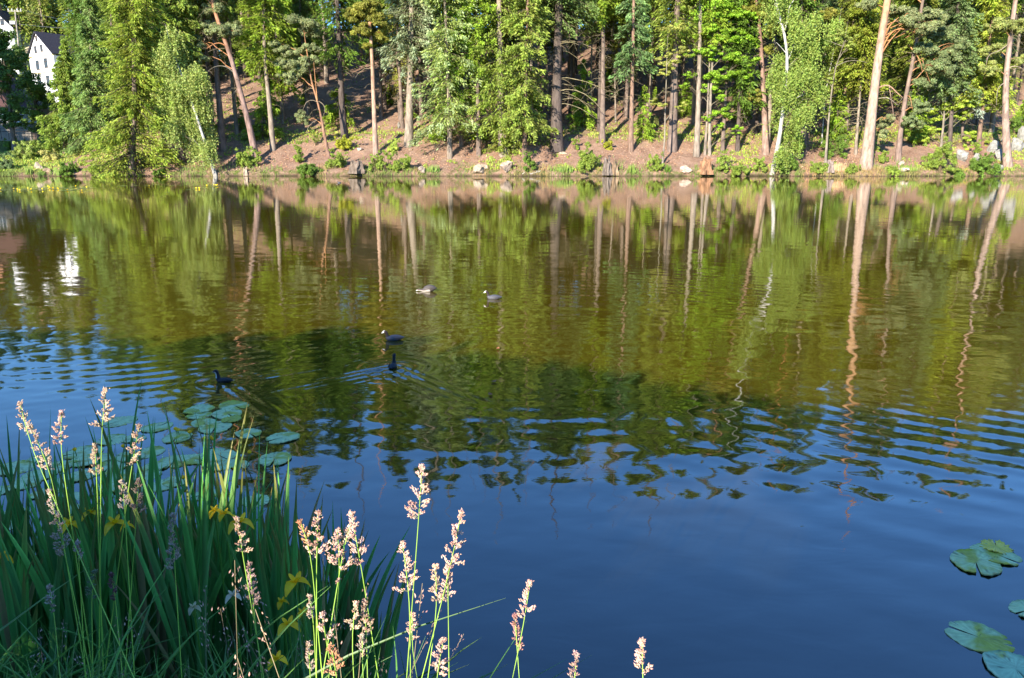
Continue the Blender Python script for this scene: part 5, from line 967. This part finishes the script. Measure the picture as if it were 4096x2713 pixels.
def seed_grass(tip, bot, wpx, Y, label, seed, foot=None, col=(.62, .42, .33), dense=1.0, leafy=False):
    rng = np.random.RandomState(seed); a = at_y(*tip, Y); c = at_y(*bot, Y); f = at_y(*(foot or (bot[0]+(bot[0]-tip[0])*.5, bot[1]+400)), Y-.05)
    d = nrm(f-c); k = 0; gz = float(terrain(f[0], f[1])); e = f+d*max(0, (f[2]-gz)/max(-d[2], .3)); e[2] = min(f[2]-.02, gz)
    root = empty("grass_stem", e, label, "grass stem"); P = resample([e-e, f-e, c-e, a-e], 22); g = Geo(); tubes(g, P, np.linspace(.0022, .0010, 22), 6, (.16, .26, .04)); 
    g.build("stem", M_BLADE, root, smooth=True)
    # flower head: short side branches carrying packed spikelets
    L = np.linalg.norm(a-c); ax = nrm(a-c); W_ = wpx/FPX*Y*.5; g = Geo(); n = int(15*dense*(L/.10)); C, D, S, CC = [], [], [], []
    for j in range(n+6):
        u = min(1, (j+rng.rand())/n); o = c-e+(a-c)*u; az = rng.rand()*6.283; sd = nrm(np.cross(ax, [math.cos(az), math.sin(az), .2])); prof = W_*1.45*(1.0-u)**.8*rng.uniform(.6, 1.15)+.0035
        tipb = o+sd*prof+ax*prof*rng.uniform(.3, .9); tubes(g, np.stack([o, (o+tipb)/2, tipb]), np.array([.0007, .0006, .0004]), 3, (.3, .3, .12))
        m = int(7+prof*760*dense*.55)
        for q in range(m):
            s = .35+.65*q/max(1, m-1); C.append(o+(tipb-o)*s+rng.normal(size=3)*.0026); D.append(nrm(ax*.7+sd*.7+rng.normal(size=3)*.25)); S.append(rng.uniform(.0062, .0100)); CC.append(np.array(col)*rng.uniform(.7, 1.25)*(1+rng.uniform(-.1, .1, 3)))
    C, D, S, CC = map(np.array, (C, D, S, CC)); X = nrm(np.cross(D, [[.3, .9, .1]])); Z = np.cross(D, X); N_ = len(C)
    t4 = [(-.5, 0), (-.1, 1), (.2, .8), (.55, 0)]; V = [C-D*S[:, None]*.5]
    for (al, rd) in ((-.15, .22), (.15, .18)):
        for q in range(4): V.append(C+D*(S*al)[:, None]+(X*math.cos(q*math.pi/2)+Z*math.sin(q*math.pi/2))*(S*rd)[:, None])
    V.append(C+D*S[:, None]*.55); V = np.stack(V, 1); b = np.arange(N_)[:, None]*10
    tri = []; qd = []
    for q in range(4): r = (q+1) % 4; tri += [(0, 1+r, 1+q), (9, 5+q, 5+r)]; qd.append((1+q, 1+r, 5+r, 5+q))
    cc = np.repeat(CC[:, None], 10, 1); cc[:, 5:] = cc[:, 5:]*np.array([1.08, .82, .80])
    g.add(V.reshape(-1, 3), (b[:, :, None]+np.array(tri)[None]).reshape(-1, 3), cc.reshape(-1, 3)); g.f.append((((b[:, :, None]+np.array(qd)[None]).reshape(-1, 4))+g.n-len(C)*10, 0))
    g.build("seed_head", M_HEAD, root)
    if leafy:
        g = Geo(); leaf_blades(g, np.array([P[7]]), np.array([[-.6, .1, .5]]), np.array([.16]), np.array([.006]), np.array([[-.3, 0, -.25]]), np.array([(.06, .14, .03)]), rng); g.build("blade", M_BLADE, root, smooth=True)
HEADS = []
PK = (.72, .56, .45); CR = (.68, .58, .42); DK_ = (.52, .48, .38); TN = (.60, .36, .20)
for k, a in enumerate([
 ((1272, 2050), (1266, 2248), 82, 1.95, "full pinkish grass head just right of the iris clump", (1266, 2674), PK), ((1202, 2088), (1240, 2173), 26, 1.95, "narrow tan grass spike leaning left off the full pinkish head", (1270, 2500), TN),
 ((1350, 2123), (1362, 2312), 90, 1.95, "fluffy pinkish grass head between two taller ones right of the clump", (1333, 2557), PK), ((1406, 2056), (1444, 2260), 76, 1.95, "long grass head on a stem leaning left, third from the clump", (1508, 2674), PK), ((1398, 2108), (1375, 2186), 30, 1.97, "pale cream spike leaning against the long leaning head", (1340, 2400), CR),
 ((1689, 1870), (1674, 2085), 84, 1.9, "tallest pink grass head standing in the middle over the blue water", (1627, 2709), PK), ((1610, 2176), (1639, 2377), 80, 1.9, "open pink grass head left of the tallest one's stem", (1642, 2709), PK), ((1846, 2050), (1799, 2283), 84, 1.9, "dense pink grass head leaning right beside the tallest one", (1688, 2709), PK),
 ((1741, 2266), (1752, 2412), 50, 1.9, "cream packed grass head left of a pair under the dense leaning one", (1712, 2709), CR), ((1790, 2270), (1793, 2412), 56, 1.9, "loose grass head right of the cream packed one", (1796, 2690), PK), ((1240, 2388), (1254, 2476), 42, 2.0, "small mauve grass head over the iris clump's right edge", (1264, 2690), DK_),
 ((1289, 2461), (1304, 2563), 46, 1.85, "short pink grass head right of the small mauve one", (1330, 2709), PK), ((1324, 2586), (1350, 2705), 70, 1.75, "tan and pink grass head rising from the bottom edge right of the clump", (1356, 2900), TN), ((1423, 2417), (1406, 2522), 52, 1.9, "stubby cream grass head under the leaning stem", (1415, 2709), CR), ((1458, 2412), (1467, 2557), 60, 1.92, "open greyish grass head right of the stubby cream one", (1470, 2709), (.5, .4, .3)),
 ((1449, 2545), (1449, 2627), 30, 1.9, "small shaded bluish grass head under the open greyish one", (1452, 2709), DK_), ((1650, 2464), (1639, 2563), 46, 2.0, "small pink grass head low behind the tallest one's stem", (1668, 2709), PK), ((1773, 2563), (1746, 2697), 84, 1.75, "broad pink grass head close to the bottom edge in the middle", (1735, 2850), PK),
 ((2120, 2332), (2100, 2477), 54, 1.85, "pink grass head with one side sprig standing right of centre", (2050, 2713), PK), ((2060, 2468), (2069, 2605), 44, 1.85, "narrow dull pink grass head crossing its neighbour's stem", (2077, 2713), (.5, .33, .28)), ((2307, 2618), (2296, 2713), 40, 1.75, "small grey-pink grass head poking up at the bottom edge", (2290, 2850), (.5, .4, .36)), ((2568, 2566), (2571, 2696), 52, 1.75, "rightmost pink grass head alone at the bottom edge", (2575, 2850), PK),
 ((81, 1615), (103, 1745), 40, 2.3, "cream grass head highest at the far left", (150, 1850), CR), ((124, 1709), (205, 1885), 46, 2.3, "long drooping cream grass head under the highest left one", (250, 2150), CR), ((246, 1651), (240, 1786), 50, 2.3, "pinkish grass head between two dark iris tips on the left", (300, 2200), PK), ((422, 1560), (406, 1717), 54, 2.3, "cream grass head reaching highest of the left ones over blue water", (400, 2300), CR),
 ((557, 1705), (526, 1864), 52, 2.3, "bright cream grass head in front of the lily leaves", (470, 2300), CR), ((379, 1786), (387, 1910), 38, 2.3, "dull cream grass head among the dark left blades", (400, 2300), (.45, .38, .26)), ((489, 1929), (499, 2034), 36, 2.25, "greyish grass head left of a matching pair in the clump", (520, 2400), DK_), ((553, 1926), (546, 2057), 40, 2.25, "greyish grass head right of a matching pair in the clump", (520, 2420), (.42, .36, .27)),
 ((197, 1964), (263, 2227), 50, 2.2, "long bluish grey grass head drooping in the shaded left blades", (320, 2500), DK_), ((689, 2061), (700, 2282), 46, 2.2, "long lavender grey grass head in the middle of the iris clump", (720, 2600), DK_), ((948, 2076), (970, 2214), 56, 2.1, "cream and pink grass head in front of a yellow iris", (1005, 2420), CR), ((998, 2258), (1014, 2429), 50, 2.1, "greyish grass head below the cream and pink one", (1040, 2650), (.42, .34, .3)),
 ((310, 2173), (316, 2250), 26, 2.2, "tiny pale grass head in the lower left blades", (330, 2500), DK_), ((375, 2289), (366, 2398), 34, 2.2, "greenish grass head low in the left of the clump", (370, 2600), (.2, .3, .16)), ((195, 2350), (215, 2440), 30, 2.1, "thin brownish grass head at the lower left", (230, 2600), DK_), ((445, 2300), (462, 2400), 20, 2.2, "thin reddish grass head in the lower middle of the clump", (480, 2600), (.22, .12, .12)), ((1235, 2575), (1240, 2690), 24, 2.0, "faint dark grass head at the clump's lower right", (1245, 2800), DK_)]):
    HEADS.append((a[0], a[1], a[3])); seed_grass(a[0], a[1], a[2], a[3], a[4], 500+k, a[5], a[6], leafy=(k % 4 == 1))
def near_grass():
    rng = np.random.RandomState(21); g = Geo(); n = 1500
    x = rng.uniform(-2.7, -.35, n); y = rng.uniform(1.75, 3.2, n); ok = (y < 2.9+.5*(x < -1)) ; x, y = x[ok], y[ok]; n = len(x); z = terrain(x, y)
    top = np.interp(x/y, [-1, -.62, -.4, -.25, -.12], [.75, .72, .55, .40, .2])*rng.uniform(.55, 1.1, n)*(.78+.2*y/2.6)
    L = np.clip(2.6-.7536*y+top*.38-z, .12, 1.0)*rng.uniform(.6, 1.1, n)
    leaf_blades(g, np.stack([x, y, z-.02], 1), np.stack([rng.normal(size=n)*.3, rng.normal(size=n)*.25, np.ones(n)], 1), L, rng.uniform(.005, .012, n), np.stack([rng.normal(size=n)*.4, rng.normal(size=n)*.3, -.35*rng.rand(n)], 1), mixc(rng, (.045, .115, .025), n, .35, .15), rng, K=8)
    m = 120; i = rng.choice(n, m); B0 = np.stack([x[i], y[i], z[i]], 1); L2 = np.clip(2.6-.7536*y[i]+rng.uniform(.0, .42, m)-z[i], .2, 1.2); D = nrm(np.stack([rng.normal(size=m)*.38, rng.normal(size=m)*.2, np.ones(m)], 1)); t = np.linspace(0, 1, 6)[None, :, None]
    P = B0[:, None]+D[:, None]*t*L2[:, None, None]; tubes(g, P, np.full((m, 6), .0009), 3, (.16, .13, .08)); tp = P[:, -1]
    for q in range(16): c = tp-D*rng.uniform(0, .11, (m, 1))+rng.normal(size=(m, 3))*.010; kites(g, c, D+rdir(rng, m)*.6, rdir(rng, m), np.full(m, .012), np.full(m, .004), mixc(rng, (.24, .18, .15), m, .3))
    tag(g.build("bank_grass", M_BLADE), "tangled dark grass with fine brown panicles filling the near bank below the irises", "grass", kind="stuff")
    g = Geo(); n = 26                                       # blades arching at the clump's right foot
    x = rng.uniform(-.75, -.35, n); y = rng.uniform(2.2, 2.75, n); z = terrain(x, y); L = np.clip(2.6-.7536*y-z+rng.uniform(.0, .28, n)*np.clip(-x*2.2, .15, 1), .1, 1)
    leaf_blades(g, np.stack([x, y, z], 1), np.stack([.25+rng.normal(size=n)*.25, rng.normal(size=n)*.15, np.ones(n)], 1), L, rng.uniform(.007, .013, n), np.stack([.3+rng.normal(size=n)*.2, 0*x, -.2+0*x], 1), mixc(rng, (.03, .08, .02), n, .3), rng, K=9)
    tag(g.build("bank_sedge", M_BLADE), "a few dark arching blades at the right foot of the iris clump", "grass", kind="stuff")
near_grass()

# ------------------------------------------------------------------ trees on the near bank behind the photographer: they throw the shade over the foreground
def shade_trees():
    rng = np.random.RandomState(2); sdv = np.array(sun_dir); TX = [-24, -18, -12.5, -8, -4, 0, 5, 10]; n = 95000
    x = rng.uniform(-30, 15, n); y = rng.uniform(-10.5, -7, n); z = rng.uniform(.6, 10, n)
    k = -z/sdv[2]; xw = x+sdv[0]*k; yw = y+sdv[1]*k
    edge = np.interp(xw, [-8, -1.5, 4, 12, 30], [10.8, 10.4, 6.9, 6.0, 6.0])+rng.normal(size=n)*.35+fbm(xw, yw, .8, 4)*1.6  # crowns trimmed so their shadow on the water ends along this edge
    def hit(Y): k = (Y-y)/sdv[1]; return x+sdv[0]*k, z+sdv[2]*k
    xb, zb = hit(2.3); gap = np.zeros(n, bool)
    for (ti, bo, Y) in HEADS:                               # leaves left out along the sun's path so light falls on the taller heads
        if ti[0] < 1150 and ti[1] > 1900 and ti[0] != 948: continue
        hx, hz = hit(Y); p, q = at_y(*ti, Y)[[0, 2]], at_y(*bo, Y)[[0, 2]]; q = q+(q-p)*.5; d = q-p; u = np.clip(((hx-p[0])*d[0]+(hz-p[1])*d[1])/(d@d), 0, 1)
        gap |= np.hypot(hx-p[0]-d[0]*u, hz-p[1]-d[1]*u) < .165
    ok = (yw < edge) & ~gap & ~((zb > .9) & (zb < 1.6) & (hash_noise(xb, zb, 5, 3) > .86))
    x, y, z = x[ok], y[ok], z[ok]; own = np.argmin(np.abs(x[:, None]-np.array(TX)[None]), 1)
    for j, tx in enumerate(TX):
        m = own == j; q = m.sum(); by = -8.7; bz = float(terrain(tx, by)); H = max(3, np.percentile(z[m], 97)); root = empty("shade_tree", (tx, by, bz), "unseen shade tree behind the viewpoint with its crown cut to shape the shadow", "tree", "unseen shade trees behind the viewpoint"); gt, gl = Geo(), Geo()
        trunk_geo(gt, resample([[0, 0, -.2], [.1, 0, H*.5], [0, 0, H*.85]], 10), .13, BARK_SPRUCE, rng, 7)
        c = np.stack([x[m]-tx, y[m]-by, z[m]-bz], 1); kites(gl, c, rdir(rng, q), -sdv[None]+rdir(rng, q)*.5, rng.uniform(.30, .44, q), rng.uniform(.20, .28, q), mixc(rng, (.03, .055, .015), q)); end_tree(root, gt, gl)
shade_trees()
